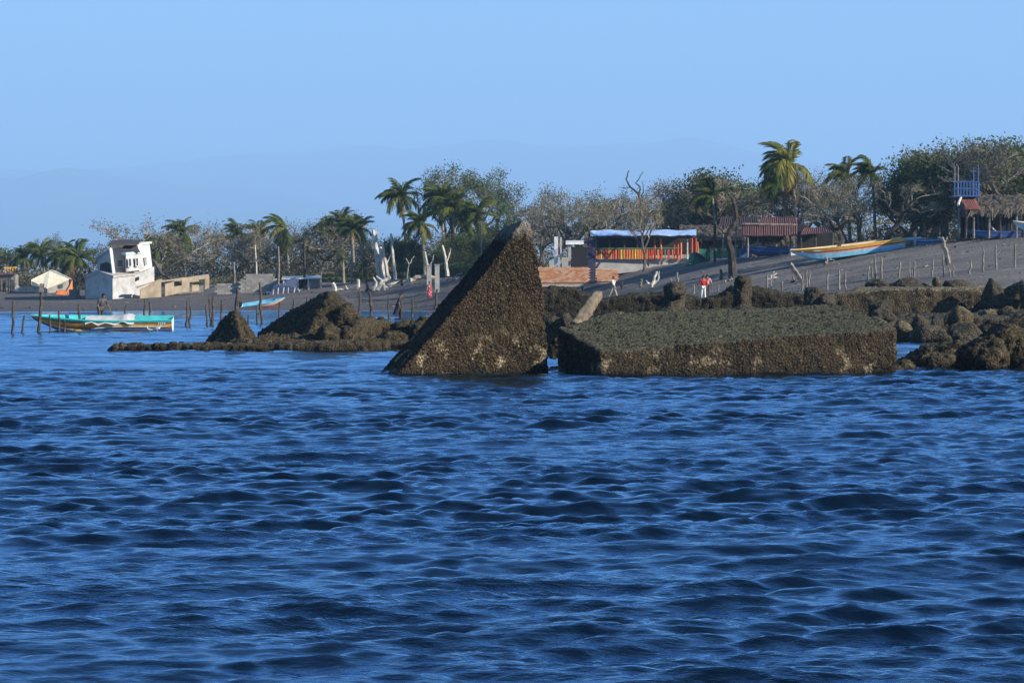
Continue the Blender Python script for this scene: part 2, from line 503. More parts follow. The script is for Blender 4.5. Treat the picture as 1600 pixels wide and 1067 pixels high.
_DS = np.arange(120.0, 420.0, 0.4)
def G(px, py):
    """where the line of sight through px,py first meets sea or shore"""
    if py > HY + 1:
        dsea = CH * F / (py - HY)
    else:
        dsea = 1e9
    x = (px - CX) / F * _DS
    z = terrain(x, _DS)
    ray = CH + (HY - py) / F * _DS
    hit = np.nonzero((z >= ray) & (z > 0.0) & (_DS < np.interp(px, TP, TD1) + 3.0))[0]
    dt = _DS[hit[0]] if len(hit) else 1e9
    D = min(dsea, dt)
    if D > float(np.interp(px, TP, TD1)) + 3.0:
        D = float(np.interp(px, TP, TD1)) + 1.0
    p = Vector(((px - CX) / F * D, D, 0.0))
    p.z = max(tz(p.x, p.y), 0.0)
    return p

def on_ground(px, D):
    x = (px - CX) / F * D
    return Vector((x, D, tz(x, D)))

# sand and land: one sheet from the sea bed to the foot of the mountains
k = NT('volcanic_sand')
geo = k.n('ShaderNodeNewGeometry')
P_ = geo.outputs['Position']
sx = k.n('ShaderNodeSeparateXYZ'); k.l(P_, sx.inputs[0])
mp = k.n('ShaderNodeMapping'); mp.inputs['Scale'].default_value = (0.10, 0.55, 1.0); k.l(P_, mp.inputs[0])
n1 = k.noise(mp.outputs[0], 1.0, 6, 0.6)
n2 = k.noise(P_, 2.5, 6, 0.7)
sand = k.mix(k.ramp(n1, [(0.35, (0, 0, 0)), (0.65, (1, 1, 1))]), (0.130, 0.118, 0.108), (0.215, 0.195, 0.176))
sand = k.mix(k.math('MULTIPLY', k.ramp(n2, [(0.55, (0, 0, 0)), (0.75, (1, 1, 1))]), 0.5), sand, (0.07, 0.066, 0.066))
wet = k.ramp(k.math('ADD', sx.outputs[2], k.math('MULTIPLY', n1, 0.35)), [(0.28, (1, 1, 1)), (0.75, (0, 0, 0))])
damp = k.ramp(k.math('MULTIPLY', k.math('ADD', sx.outputs[2], k.math('MULTIPLY', n1, 1.6)), 0.2), [(0.30, (1, 1, 1)), (0.72, (0, 0, 0))])
sand = k.mix(k.math('MULTIPLY', damp, 0.6), sand, (0.082, 0.075, 0.075))
sand = k.mix(k.math('MULTIPLY', wet, 0.5), sand, (0.06, 0.058, 0.062))
rgh = k.math('SUBTRACT', 0.95, k.math('MULTIPLY', wet, 0.3))
mp2 = k.n('ShaderNodeMapping'); mp2.inputs['Scale'].default_value = (0.35, 1.6, 1.0); mp2.inputs['Rotation'].default_value = (0, 0, 0.12); k.l(P_, mp2.inputs[0])
k.principled(sand, rgh, k.bump(k.math('ADD', k.noise(P_, 3.2, 6, 0.7), k.math('MULTIPLY', k.noise(mp2.outputs[0], 1.0, 5, 0.7), 1.6)), 1.0, 0.26), Specular_IOR_Level=0.15)
M['sand'] = k.mat
cols = np.concatenate([np.linspace(-3000, -260, 24), np.arange(-240, 1860, 12.0), np.linspace(1900, 4600, 24)])
rows = np.concatenate([np.linspace(150, 172, 6), np.arange(175, 300, 0.8), np.arange(300, 400, 1.6), np.geomspace(402, 41000, 64)])
cc, rr = np.meshgrid(cols, rows)
X = (cc - CX) / F * rr
Z = terrain(X, rr)
V = np.stack([X, rr, Z], -1).reshape(-1, 3)
nc, nr = len(cols), len(rows)
ii = (np.arange(nr - 1)[:, None] * nc + np.arange(nc - 1)[None, :]).ravel()
Q = np.stack([ii, ii + 1, ii + 1 + nc, ii + nc], -1)
beach = link('beach', fast_mesh('beach', V, Q, M['sand'], True))
tag(beach, kind='structure')

# sea: real waves, finer near the camera
k = NT('sea_water')
geo = k.n('ShaderNodeNewGeometry')
P_ = geo.outputs['Position']
at = k.n('ShaderNodeAttribute', attribute_name='shallow')
foamat = k.n('ShaderNodeAttribute', attribute_name='foam')
mp = k.n('ShaderNodeMapping'); mp.inputs['Scale'].default_value = (1.0, 1.6, 1.0); k.l(P_, mp.inputs[0])
h1 = k.noise(mp.outputs[0], 6.5, 3, 0.6)
h2 = k.noise(mp.outputs[0], 14.0, 2, 0.5)
patch = k.ramp(k.noise(P_, 0.16, 3), [(0.38, (0.25, 0.25, 0.25)), (0.6, (1, 1, 1))])
hh = k.math('MULTIPLY', k.math('ADD', h1, k.math('MULTIPLY', h2, 0.30)), patch)
bmp = k.bump(hh, 0.38, 0.055)
body = k.mix(at.outputs['Fac'], (0.0010, 0.0040, 0.0090), (0.02, 0.06, 0.11))
fm = k.math('MULTIPLY', foamat.outputs['Fac'], k.ramp(k.noise(P_, 2.2, 5, 0.7), [(0.45, (0, 0, 0)), (0.6, (1, 1, 1))]))
body = k.mix(fm, body, (0.75, 0.78, 0.8))
dif = k.n('ShaderNodeBsdfDiffuse'); k.l(body, dif.inputs[0])
gls = k.n('ShaderNodeBsdfGlossy'); gls.inputs[0].default_value = (0.50, 0.74, 1.0, 1); k.l(k.math('ADD', 0.05, k.math('MULTIPLY', fm, 0.6)), gls.inputs['Roughness']); k.l(bmp, gls.inputs['Normal'])
frs = k.n('ShaderNodeFresnel'); frs.inputs[0].default_value = 1.34; k.l(bmp, frs.inputs['Normal'])
mxs = k.n('ShaderNodeMixShader'); k.l(frs.outputs[0], mxs.inputs[0]); k.l(dif.outputs[0], mxs.inputs[1]); k.l(gls.outputs[0], mxs.inputs[2])
k.l(mxs.outputs[0], k.out.inputs['Surface'])
M['sea'] = k.mat

nw = 130
lam = np.geomspace(0.13, 3.6, nw)
wgt = np.exp(-(np.log(lam / 0.40) ** 2) / (2 * 0.66 ** 2)) + 0.12 * np.exp(-(np.log(lam / 1.7) ** 2) / (2 * 0.4 ** 2))
slope = 0.275 * np.sqrt(wgt / wgt.sum()) * math.sqrt(2)
kk = 2 * math.pi / lam
amp = slope / kk
ang = -math.pi / 2 + 0.16 + rng.normal(0, 1, nw) * np.where(lam > 0.7, 0.40, 0.62)
ph = rng.uniform(0, 2 * math.pi, nw)
cols = np.concatenate([np.linspace(-9000, -420, 26), np.arange(-300, 1910, 3.7), np.linspace(2030, 10600, 26)])
rows = [1.0, 3, 5, 7, 9, 10.5, 12]
d = 13.0
while d < 320:
    rows.append(d)
    d += min(max(d * (0.0026 if d < 38 else (0.0021 if d < 86 else 0.0045)), 0.036), 0.42) if d < 135 else 0.42 + (d - 135) * 0.006
rows = np.array(rows)
cc, rr = np.meshgrid(cols, rows)
X0 = ((cc - CX) / F * rr).ravel()
Y0 = rr.ravel()
dr = np.gradient(rows)
spacing = np.repeat(dr, len(cols))
P3 = np.stack([X0, Y0, np.zeros_like(X0)], -1)
gust = np.clip(0.92 + 0.75 * fbm(P3 * np.array([0.10, 0.25, 1]), 3, seed=21), 0.5, 1.3)
depth = -terrain(X0, Y0)
calm = np.clip(depth / 0.8, 0.12, 1.0)
DX = np.zeros_like(X0); DY = np.zeros_like(X0); DZ = np.zeros_like(X0)
for i in range(nw):
    cx_, cy_ = math.cos(ang[i]), math.sin(ang[i])
    th = kk[i] * (cx_ * X0 + cy_ * Y0) + ph[i]
    fade = np.clip(lam[i] / (spacing * 1.8) - 0.6, 0, 1)
    a = amp[i] * fade * (gust if lam[i] < 1.6 else 1.0)
    s_, c_ = np.sin(th), np.cos(th)
    DZ += a * c_
    DX -= a * cx_ * s_ * 0.85
    DY -= a * cy_ * s_ * 0.85
V = np.stack([X0 + DX * calm, Y0 + DY * calm, DZ * calm], -1)
nc, nr = len(cols), len(rows)
ii = (np.arange(nr - 1)[:, None] * nc + np.arange(nc - 1)[None, :]).ravel()
Q = np.stack([ii, ii + 1, ii + 1 + nc, ii + nc], -1)
nV = len(V)
V = np.concatenate([V, np.array([[-900, -400, -0.02], [900, -400, -0.02], [900, 0.9, -0.02], [-900, 0.9, -0.02]])])
Q = np.concatenate([Q, np.array([[nV, nV + 1, nV + 2, nV + 3]])])
sme = fast_mesh('sea', V, Q, M['sea'], True)
sh = np.concatenate([np.clip(1 - depth / 1.15, 0, 1) ** 1.2, np.zeros(4)])
fo = np.clip(1 - np.abs(depth - 0.10) / 0.16, 0, 1)
br = np.clip(1 - np.abs(Y0 - 166 - 5 * np.sin(X0 * 0.11)) / 2.2, 0, 1) * (X0 < -14) * np.clip(fbm(P3 * np.array([0.15, 0.3, 1]), 2, seed=3) * 2.0, 0, 1)
fo = np.concatenate([np.clip(fo + br, 0, 1), np.zeros(4)])
for nm, arr in (('shallow', sh), ('foam', fo)):
    a_ = sme.attributes.new(nm, 'FLOAT', 'POINT')
    a_.data.foreach_set('value', arr.astype(np.float32))
tag(link('sea', sme), kind='structure')

# mountains far beyond the coast
M['mount'] = simple('mountain_scrub', (0.09, 0.095, 0.07), (0.055, 0.06, 0.045), 0.004, 0.95, 0.2, 0.02, 3.0, 0.05)
def range_mesh(D, prof, seed, name):
    pxs = np.linspace(prof[0][0], prof[-1][0], 260)
    ys = np.interp(pxs, [p[0] for p in prof], [p[1] for p in prof])
    ts = np.linspace(0, 1, 22)
    H = (HY - ys) / F * D
    xs = (pxs - CX) / F * D
    V = []
    for t in ts:
        prof_t = math.sin(math.pi * t) ** 1.1
        yy = np.full_like(xs, D - D * 0.18 + t * D * 0.36)
        n = fbm(np.stack([xs / (D * 0.03), yy / (D * 0.03), np.zeros_like(xs)], -1), 5, seed=seed)
        zz = H * prof_t * (1 + 0.16 * n) - 3
        V.append(np.stack([xs, yy, zz], -1))
    V = np.concatenate(V)
    nc, nr = len(xs), len(ts)
    ii = (np.arange(nr - 1)[:, None] * nc + np.arange(nc - 1)[None, :]).ravel()
    Q = np.stack([ii, ii + 1, ii + 1 + nc, ii + nc], -1)
    tag(link(name, fast_mesh(name, V, Q, M['mount'], True)), kind='structure')
range_mesh(25000, [(-2600, 380), (-1500, 300), (-600, 315), (-150, 300), (30, 290), (120, 268), (200, 282), (300, 285), (450, 300), (620, 345), (800, 390), (1000, 430)], 3, 'mountains')
range_mesh(31500, [(-2200, 330), (-700, 280), (100, 275), (300, 258), (520, 243), (700, 226), (860, 230), (1010, 216), (1130, 232), (1300, 262), (1600, 300), (2300, 330), (3400, 390)], 8, 'mountains')

# air
k = NT('coastal_haze')
pv = k.n('ShaderNodeVolumePrincipled')
pv.inputs['Color'].default_value = (0.44, 0.70, 1.0, 1)
pv.inputs['Density'].default_value = 0.00011
pv.inputs['Anisotropy'].default_value = 0.0
k.l(pv.outputs[0], k.out.inputs['Volume'])
M['haze'] = k.mat
mb = MB()
mb.box((0, 20700, 925), (74000, 42400, 1855))
hz = mb.obj('haze', M['haze'])
tag(hz, kind='stuff')
#@@STRUCT

# ---------------------------------------------------------------- ruins and rocks
def rock_mesh(mb, vox, a1, a2, a3, seed, mat, s1=0.7, s2=2.6, s3=8.0, lump=0.0):
    """closed solids merged, then roughened at three sizes with real relief"""
    me = evaluated(mb.mesh('tmp', mat), [('REMESH', dict(mode='VOXEL', voxel_size=vox, use_smooth_shade=True))])
    n = len(me.vertices)
    co = np.empty(n * 3, np.float32); me.vertices.foreach_get('co', co)
    no = np.empty(n * 3, np.float32); me.vertex_normals.foreach_get('vector', no)
    co = co.reshape(-1, 3).astype(float); no = no.reshape(-1, 3)
    rid = 1 - 2.6 * np.abs(fbm(co * s2 * 1.3, 4, 0.6, seed=seed + 60))
    d = a1 * fbm(co * s1, 3, seed=seed) + a2 * rid + a3 * (1.7 * fbm(co * s3 * 0.7, 3, 0.8, seed=seed + 80) + 0.9 * rng.normal(0, 0.5, n))
    if lump:
        d += lump * (1 - 2.2 * np.abs(vnoise(co * 1.5, seed + 120)))
    co = co + no * d[:, None]
    me.vertices.foreach_set('co', co.astype(np.float32).ravel())
    me.materials.clear(); me.materials.append(mat)
    me.update()
    return me

def rock(name, label, cat, mb, root, mat, vox=0.07, a=(0.08, 0.05, 0.03), seed=1, group=None, lump=0.0):
    """mb holds world points; the thing's origin is put at its foot"""
    mb.v = [(x - root[0], y - root[1], z - root[2]) for x, y, z in mb.v]
    me = rock_mesh(mb, vox, a[0], a[1], a[2], seed, mat, lump=lump)
    o = link(name, me, None, root)
    return tag(o, label, cat, group)

def hull_mb(pts):
    bm = bmesh.new()
    for p in pts:
        bm.verts.new(p)
    r = bmesh.ops.convex_hull(bm, input=bm.verts)
    bmesh.ops.delete(bm, geom=[g for g in r['geom_interior'] if isinstance(g, bmesh.types.BMVert)], context='VERTS')
    bm.verts.index_update()
    mb = MB()
    mb.add([v.co.copy() for v in bm.verts], [tuple(v.index for v in f.verts) for f in bm.faces])
    bm.free()
    return mb

def join(*mbs):
    o = MB()
    for m_ in mbs:
        o.add(m_.v, m_.f)
    return o

def lumpy(c, r, seed, flat=0.75, n=20):
    """angular boulder solid: hull of points on a squashed ball"""
    rr_ = random.Random(seed)
    pts = []
    for i in range(n):
        t = 2 * math.pi * (i + rr_.random() * 0.6) / n * 3.3
        u = rr_.uniform(-0.9, 1)
        q = math.sqrt(max(0, 1 - u * u))
        kf = rr_.uniform(0.82, 1.12)
        pts.append((c[0] + r[0] * q * math.cos(t) * kf, c[1] + r[1] * q * math.sin(t) * kf, c[2] + r[2] * u * kf))
    return hull_mb(pts)

# the tall fin
s_ = F / 81.6
ca = math.cos(R(16))
prof = [(560, 640), (618, 585), (640, 562), (700, 494), (760, 420), (797, 372), (809, 352), (818, 341), (824, 340), (829, 348), (833, 372), (838, 400), (846, 445), (851, 485), (855, 535), (857, 583), (858, 640)]
poly = [((px - 740) / s_ / ca, (583 - py) / s_) for px, py in prof]
mb = MB(); mb.prism(poly[::-1], 0.0, 1.75)
mb.v = [(x, y, z - (0.07 * max(0, z - 3.2) / 0.3 if y > 1 else 0)) for x, y, z in mb.v]
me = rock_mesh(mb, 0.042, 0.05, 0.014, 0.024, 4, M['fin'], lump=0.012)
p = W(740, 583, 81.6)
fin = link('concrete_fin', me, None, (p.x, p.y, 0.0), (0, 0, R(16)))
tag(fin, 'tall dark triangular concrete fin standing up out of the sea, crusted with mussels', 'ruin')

# the tilted slab beside it
top = [W(937, 552, 79.9), W(1080, 539, 80.5), W(1220, 527, 81.2), W(1330, 519, 81.9), W(1399, 515, 82.3), W(1372, 499, 85.5), W(1345, 490, 87), W(1305, 479, 90), W(1180, 484, 89.5), W(1000, 489, 88), W(930, 499, 85.5), W(871, 512, 84.2)]
mb = MB(); mb.column(top[::-1], -0.7)
rock('tilted_slab', 'broad tilted concrete slab with mossy flat top and deep shaded left end', 'ruin', mb, Vector((tuple(W(1130, 585, 81.5))[0], 81.5, 0)), M['block'], 0.062, (0.07, 0.030, 0.03), 12, lump=0.02)

# post stump leaning on the slab, and the broken stumps behind it
mb = MB(); a_, b_ = W(898, 512, 88.6), W(935, 460, 91)
mb.tube([a_, a_.lerp(b_, 0.5), b_], [0.20, 0.19, 0.165], 5)
rock('leaning_pile', 'short pale concrete pile leaning to the right behind the tilted slab', 'ruin', mb, Vector((a_.x, a_.y, a_.z)), M['stone'], 0.045, (0.07, 0.02, 0.015), 31)

def stump(px0, px1, pt, pb, D, seed, label, extra=()):
    pts = []
    s = F / D
    x0, x1 = (px0 - CX) / s, (px1 - CX) / s
    zt, zb = CH + (HY - pt) / s, CH + (HY - pb) / s - 0.35
    d = (x1 - x0) * 0.9
    rr_ = random.Random(seed)
    for (x, y, z) in [(x0, D + d * .5, zb), (x1, D, zb), (x0 + .12, D - d * .5, zb), (x1 - 0.05, D + d, zb), (x0 + 0.05, D, zt - .1), (x1, D + .1, zt - .05), (x0 + .15, D + d, zt), (x1 - .1, D + d * .8, zt + .03), ((x0 + x1) / 2, D - .3 * d, zt - .04)]:
        pts.append((x + rr_.uniform(-.05, .05), y, z + rr_.uniform(-.04, .04)))
    mbs = [hull_mb(pts)]
    for (a0, a1, t0, t1) in extra:
        mbs.append(lumpy(((a0 + a1) / 2 / s - CX / s, D - .25, CH + (HY - (t0 + t1) / 2) / s), ((a1 - a0) / 2 / s, .4, (t1 - t0) / 2 / s), seed + 7))
    rock('concrete_stump', label, 'ruin', join(*mbs), Vector(((x0 + x1) / 2, D, zb)), M['boulder'], 0.06, (0.06, 0.05, 0.03), seed, 'broken concrete stumps behind the tilted slab')
stump(1037, 1069, 443, 497, 118, 41, 'two tiered broken stump with a wider foot behind the tilted slab', [(1030, 1075, 474, 503), (1044, 1066, 444, 470)])
stump(1147, 1175, 434, 490, 122, 43, 'tallest and sharpest broken stump, peaked over the mussel covered wall', [(1150, 1166, 428, 446), (1140, 1185, 476, 495)])
stump(1258, 1291, 451, 487, 128, 45, 'squat square stump at the right end of the tilted slab', [(1276, 1305, 458, 488)])
stump(1358, 1394, 470, 504, 128, 47, 'low rounded stump beside the right corner of the tilted slab', [(1350, 1398, 482, 506)])

def wall_ruin(name, label, cat, prof, D, thick, zb, mat, seed, vox=0.08, a=(0.10, 0.07, 0.04), lump=0.0, extra=(), skew=0.0):
    s = F / D
    poly = [((px - CX) / s, CH + (HY - py) / s) for px, py in prof]
    poly = [(poly[0][0], zb)] + poly + [(poly[-1][0], zb)]
    x0 = (poly[0][0] + poly[-1][0]) / 2
    mb = MB(); mb.prism(poly[::-1], D, D + thick)
    for e in extra:
        mb = join(mb, e)
    if skew:
        mb.v = [(x, y + skew * (x - x0), z) for x, y, z in mb.v]
    return rock(name, label, cat, mb, Vector((x0, D, max(zb, 0))), mat, vox, a, seed, lump=lump)

wall_ruin('mussel_wall', 'long low dark wall crusted with mussels between the fin and the stumps', 'ruin',
          [(838, 455), (862, 450), (900, 453), (922, 461), (945, 469), (985, 464), (1040, 461), (1062, 463), (1100, 471), (1128, 464), (1146, 449), (1185, 452), (1215, 459), (1268, 463)], 134, 1.8, -0.6, M['mussel'], 51, 0.085, (0.12, 0.07, 0.05), 0.03)
wall_ruin('ruined_ledge', 'long flat topped stone ledge with row of rocks behind the tilted slab', 'ruin',
          [(1245, 482), (1285, 466), (1320, 459), (1380, 453), (1450, 451), (1528, 452), (1541, 462), (1552, 500)], 142, 4.2, -0.6, M['ledge'], 53, 0.10, (0.08, 0.04, 0.045), 0.02, [hull_mb([W(1330, 457, 142.1), W(1530, 454, 142.1), W(1538, 446, 146.5), W(1345, 446, 146.5), W(1330, 500, 142.1), W(1530, 500, 142.1), W(1538, 500, 146.5), W(1345, 500, 146.5)])])
for px, w, pt, pb, D, sd, lb in [
        (1372, 44, 435, 452, 145, 61, 'low brown rock at the left end of the row on the ledge'),
        (1425, 66, 434, 450, 145, 62, 'long flat rock in the middle of the row on the ledge'),
        (1463, 16, 430, 448, 144.5, 63, 'small upright rock between the flat rocks on the ledge'),
        (1498, 58, 437, 452, 145, 64, 'flat brown rock at the right end of the row on the ledge'),
        (1552, 40, 430, 500, 141, 65, 'upright pale boulder at the right end of the flat ledge'),
        (1588, 62, 437, 505, 141.5, 66, 'big dark boulder by the right edge of the picture above the rubble'),
        (1612, 50, 434, 490, 140, 67, 'pale boulder cut by the right edge of the picture'),
        (1386, 40, 488, 516, 130, 68, 'small brown boulder tucked against the right end of the slab'),
        (1414, 48, 496, 532, 128, 69, 'rounded dark boulder first in the rubble right of the slab'),
        (1452, 68, 506, 534, 127, 70, 'wide dark boulder lying low at the edge of the inner pool'),
        (1436, 30, 491, 510, 131, 71, 'small pale boulder on top of the dark rubble under the ledge'),
        (1500, 40, 476, 510, 131, 72, 'pointed brown boulder standing up in the rubble under the ledge'),
        (1505, 60, 500, 533, 127.5, 73, 'large rounded grey boulder right of the inner pool rubble'),
        (1462, 20, 494, 518, 129, 74, 'little leaning pointed stone between two dark boulders'),
        (1543, 40, 481, 505, 134, 75, 'smooth domed boulder beneath the right end of the ledge'),
        (1574, 34, 477, 503, 134, 76, 'squared boulder between the domed boulder and the picture edge'),
        (1562, 84, 493, 533, 129, 77, 'very dark wide boulder in shade behind the front reef'),
        (1612, 60, 470, 532, 128, 78, 'tall dark boulder cut by the picture edge behind the front reef'),
        (866, 44, 484, 545, 90, 79, 'brown rock face showing in the gap between fin and slab'),
        (884, 26, 490, 512, 92, 80, 'small pale rock leaning in the gap beside the slab corner'),
        (960, 90, 489, 508, 96, 81, 'low pale rubble behind the leaning pile')]:
    s = F / D
    z0, z1 = CH + (HY - pb) / s, CH + (HY - pt) / s
    dp = 0.35
    mb = lumpy(((px - CX) / s, D, (z0 - dp + z1) / 2), (w / 2 / s * 1.05, max(0.4, w / 2 / s * 0.9), (z1 - z0 + dp) / 2), sd)
    rock('boulder', lb, 'boulder', mb, Vector(((px - CX) / s, D, z0)), M['boulder'] if sd % 3 else M['ledge'], 0.055 if D < 100 else 0.075, (0.04, 0.035, 0.03), sd, 'boulders of the ruined sea wall')
# solid ground under the rubble, at right
ex = [lumpy(W(1470, 574, 86.5), (0.75, 0.7, 0.38), 91), lumpy(W(1500, 566, 87), (0.5, 0.6, 0.5), 92), lumpy(W(1543, 560, 86.3), (0.55, 0.6, 0.55), 93), lumpy(W(1580, 545, 87), (0.7, 0.9, 0.7), 94)]
wall_ruin('front_reef', 'rugged brown reef at right edge in front of the boulders, lapped by the sea', 'reef',
          [(1412, 574), (1428, 567), (1440, 556), (1456, 547), (1490, 543), (1530, 544), (1558, 529), (1588, 513), (1615, 504), (1660, 498), (1740, 520), (1790, 575)], 87, 2.6, -0.6, M['reef'], 55, 0.065, (0.12, 0.09, 0.045), 0.06, ex)
wall_ruin('rubble_apron', 'low dark rubble filling the space between the ledge and the inner pool', 'reef',
          [(1330, 508), (1376, 508), (1400, 506), (1440, 505), (1500, 500), (1560, 502), (1600, 495), (1690, 495)], 132, 9.0, -0.6, M['boulder'], 57, 0.13, (0.2, 0.14, 0.05), 0.10)
mb = join(lumpy(W(1412, 575, 85.5), (0.28, 0.5, 0.22), 95), lumpy(W(1398, 580, 83.6), (0.3, 0.5, 0.14), 96))
rock('fallen_rubble', 'small spill of brown rubble at the foot of the right end of the slab', 'reef', mb, Vector((W(1400, 575, 84).x, 84, 0)), M['reef'], 0.055, (0.06, 0.06, 0.04), 97)

# reef at left
mb = join(hull_mb([W(312, 552, 114), W(384, 554, 111.4), W(407, 552, 114), W(367, 487, 114.2), W(373, 489, 116), W(352, 497, 115.5), W(408, 545, 118), W(322, 545, 118)]), lumpy(W(392, 538, 112.8), (0.3, 0.4, 0.3), 121), lumpy(W(382, 520, 113.4), (0.22, 0.3, 0.28), 122))
rock('reef_mound', 'smaller pyramid of dark rock left of the long ridged mound', 'reef', mb, Vector((W(362, 545, 114).x, 114, 0)), M['reef'], 0.055, (0.03, 0.06, 0.05), 101, 'rock mounds of the left reef', 0.015)
mb = join(hull_mb([W(403, 521, 118.5), W(466, 548, 112.6), W(510, 548, 113), W(516, 458, 116.5), W(508, 459, 119), W(528, 463, 118), W(556, 500, 115.5), W(585, 530, 114), W(592, 528, 119), W(410, 545, 119.5)]),
          lumpy(W(540, 502, 115), (0.6, 0.8, 0.6), 103), lumpy(W(565, 518, 114.5), (0.6, 0.9, 0.5), 104), lumpy(W(512, 528, 113.0), (0.45, 0.6, 0.5), 105), lumpy(W(548, 530, 113.4), (0.7, 0.7, 0.45), 106))
rock('reef_mound', 'larger rock mound with long straight dark slope rising to a peak', 'reef', mb, Vector((W(500, 545, 115).x, 115, 0)), M['reef'], 0.055, (0.03, 0.07, 0.05), 107, 'rock mounds of the left reef', 0.02)
mb = join(hull_mb([W(430, 545, 112.6), W(575, 545, 113), W(440, 527, 113.5), (W(570, 526, 115)), W(420, 540, 117), W(600, 536, 118)]), lumpy(W(420, 537, 112.3), (0.6, 0.5, 0.3), 108), lumpy(W(385, 540, 112), (0.6, 0.5, 0.28), 109))
rock('reef_step', 'dark low step of rock under the two left mounds', 'reef', mb, Vector((W(500, 545, 113).x, 113, 0)), M['reef'], 0.07, (0.12, 0.10, 0.05), 110, None, 0.05)
sh_ = [(-14.1 + 0.0, 112.2, 0.09)]
top = [W(172, 545, 110.6), W(240, 543, 110.4), W(330, 542, 110.3), W(400, 542, 110.2), W(470, 541, 110), W(540, 537, 110), W(604, 534, 110.5), W(608, 531, 113), W(560, 531, 116), W(420, 536, 115), W(280, 541, 113), W(180, 544, 112)]
mb = MB(); mb.column(top[::-1], -0.5)
for i in range(16):
    px = 180 + i * 11 + random.uniform(-3, 3)
    mb = join(mb, lumpy(W(px, 546, 110.5), (0.17, 0.3, random.uniform(0.14, 0.24)), 300 + i))
rock('reef_shelf', 'long low shelf of knobbly brown rock just above the water at left', 'reef', mb, Vector((W(390, 545, 111).x, 111, 0)), M['reef'], 0.06, (0.06, 0.06, 0.04), 111, None, 0.03)
mb = join(*[lumpy(W(px, (a_ + b_) / 2, D), (w / 2 / (F / D), 0.8, (b_ - a_) / 2 / (F / D)), 320 + i) for i, (px, w, a_, b_, D) in enumerate(
    [(575, 40, 497, 535, 118), (598, 50, 503, 530, 119), (632, 70, 503, 545, 117), (665, 60, 498, 548, 116), (612, 60, 518, 548, 115), (560, 40, 510, 545, 117), (700, 60, 500, 552, 115), (740, 60, 505, 552, 115)])])
rock('reef_rocks', 'heap of low dark rocks running behind the foot of the fin', 'reef', mb, Vector((W(640, 545, 117).x, 117, 0)), M['reef'], 0.075, (0.10, 0.10, 0.05), 112, None, 0.05)
#@@RUINS

# ---------------------------------------------------------------- trees
def leaf_cloud(mb, c, n, spread, size, rr_, m=0, droop=0.0):
    for _ in range(n):
        p = Vector([max(-1.5, min(1.5, rr_.gauss(0, 1))) * sp_ for sp_ in spread]) + c
        a = Vector((rr_.uniform(-1, 1), rr_.uniform(-1, 1), rr_.uniform(-1, 1) - droop)).normalized()
        b = a.cross(Vector((rr_.uniform(-1, 1), rr_.uniform(-1, 1), rr_.uniform(-1, 1)))).normalized()
        L, w = size * rr_.uniform(0.6, 1.4), size * rr_.uniform(0.3, 0.55)
        mb.quad(p, p + a * L * 0.5 + b * w, p + a * L, p + a * L * 0.5 - b * w, m)

def branching(seed, spec):
    """trunk and twigs, plus the foliage at the tips; about H metres high with the foot at the origin"""
    rr_ = random.Random(seed)
    wood, twig, fol = MB(), MB(), MB()
    H = spec['H']
    def grow(p, d, L, r, lv):
        n = 4 if lv < 2 else 3
        pts, rads = [p.copy()], [r]
        q = p.copy()
        for i in range(n):
            d = (d + Vector((rr_.gauss(0, 1), rr_.gauss(0, 1), rr_.gauss(0, .8))) * spec['wob'] + Vector((-spec.get('wind', 0), 0, 0)) + Vector((0, 0, spec['up'] * (0.5 if lv else 1)))).normalized()
            q = q + d * (L / n)
            pts.append(q.copy())
            rads.append(r * (1 - (i + 1) / n * 0.45))
        (wood if lv < 2 else twig).tube(pts, rads, 6 if lv < 1 else (5 if lv < 2 else 3))
        if lv >= spec['lv']:
            if spec['leaves']:
                for q_ in pts[1:]:
                    leaf_cloud(fol, q_, spec['leaves'], (spec['sp'],) * 3, spec['ls'], rr_)
            return
        kids = spec['kids'][lv]
        for j in range(kids):
            t = (0.45 + 0.55 * (j + 1) / kids) if lv else 0.55 + 0.45 * (j + 1) / kids
            k0 = min(int(t * n), n - 1)
            s0 = pts[k0].lerp(pts[k0 + 1], t * n - k0) if t < 1 else pts[-1]
            az = 2 * math.pi * (j / kids + rr_.uniform(-.15, .15)) + lv * 1.3
            side = Vector((math.cos(az), math.sin(az), 0))
            nd = (d * spec['keep'] + side * rr_.uniform(0.6, 1.2) * spec['wide'] + Vector((0, 0, 0.25))).normalized()
            grow(s0, nd, L * spec['ratio'] * rr_.uniform(0.75, 1.15), rads[k0] * 0.68, lv + 1)
    grow(Vector((0, 0, -0.3)), Vector((rr_.uniform(-.2, .2), rr_.uniform(-.2, .2), 1)).normalized(), H * spec['trunk'], spec['r'], 0)
    return wood, twig, fol

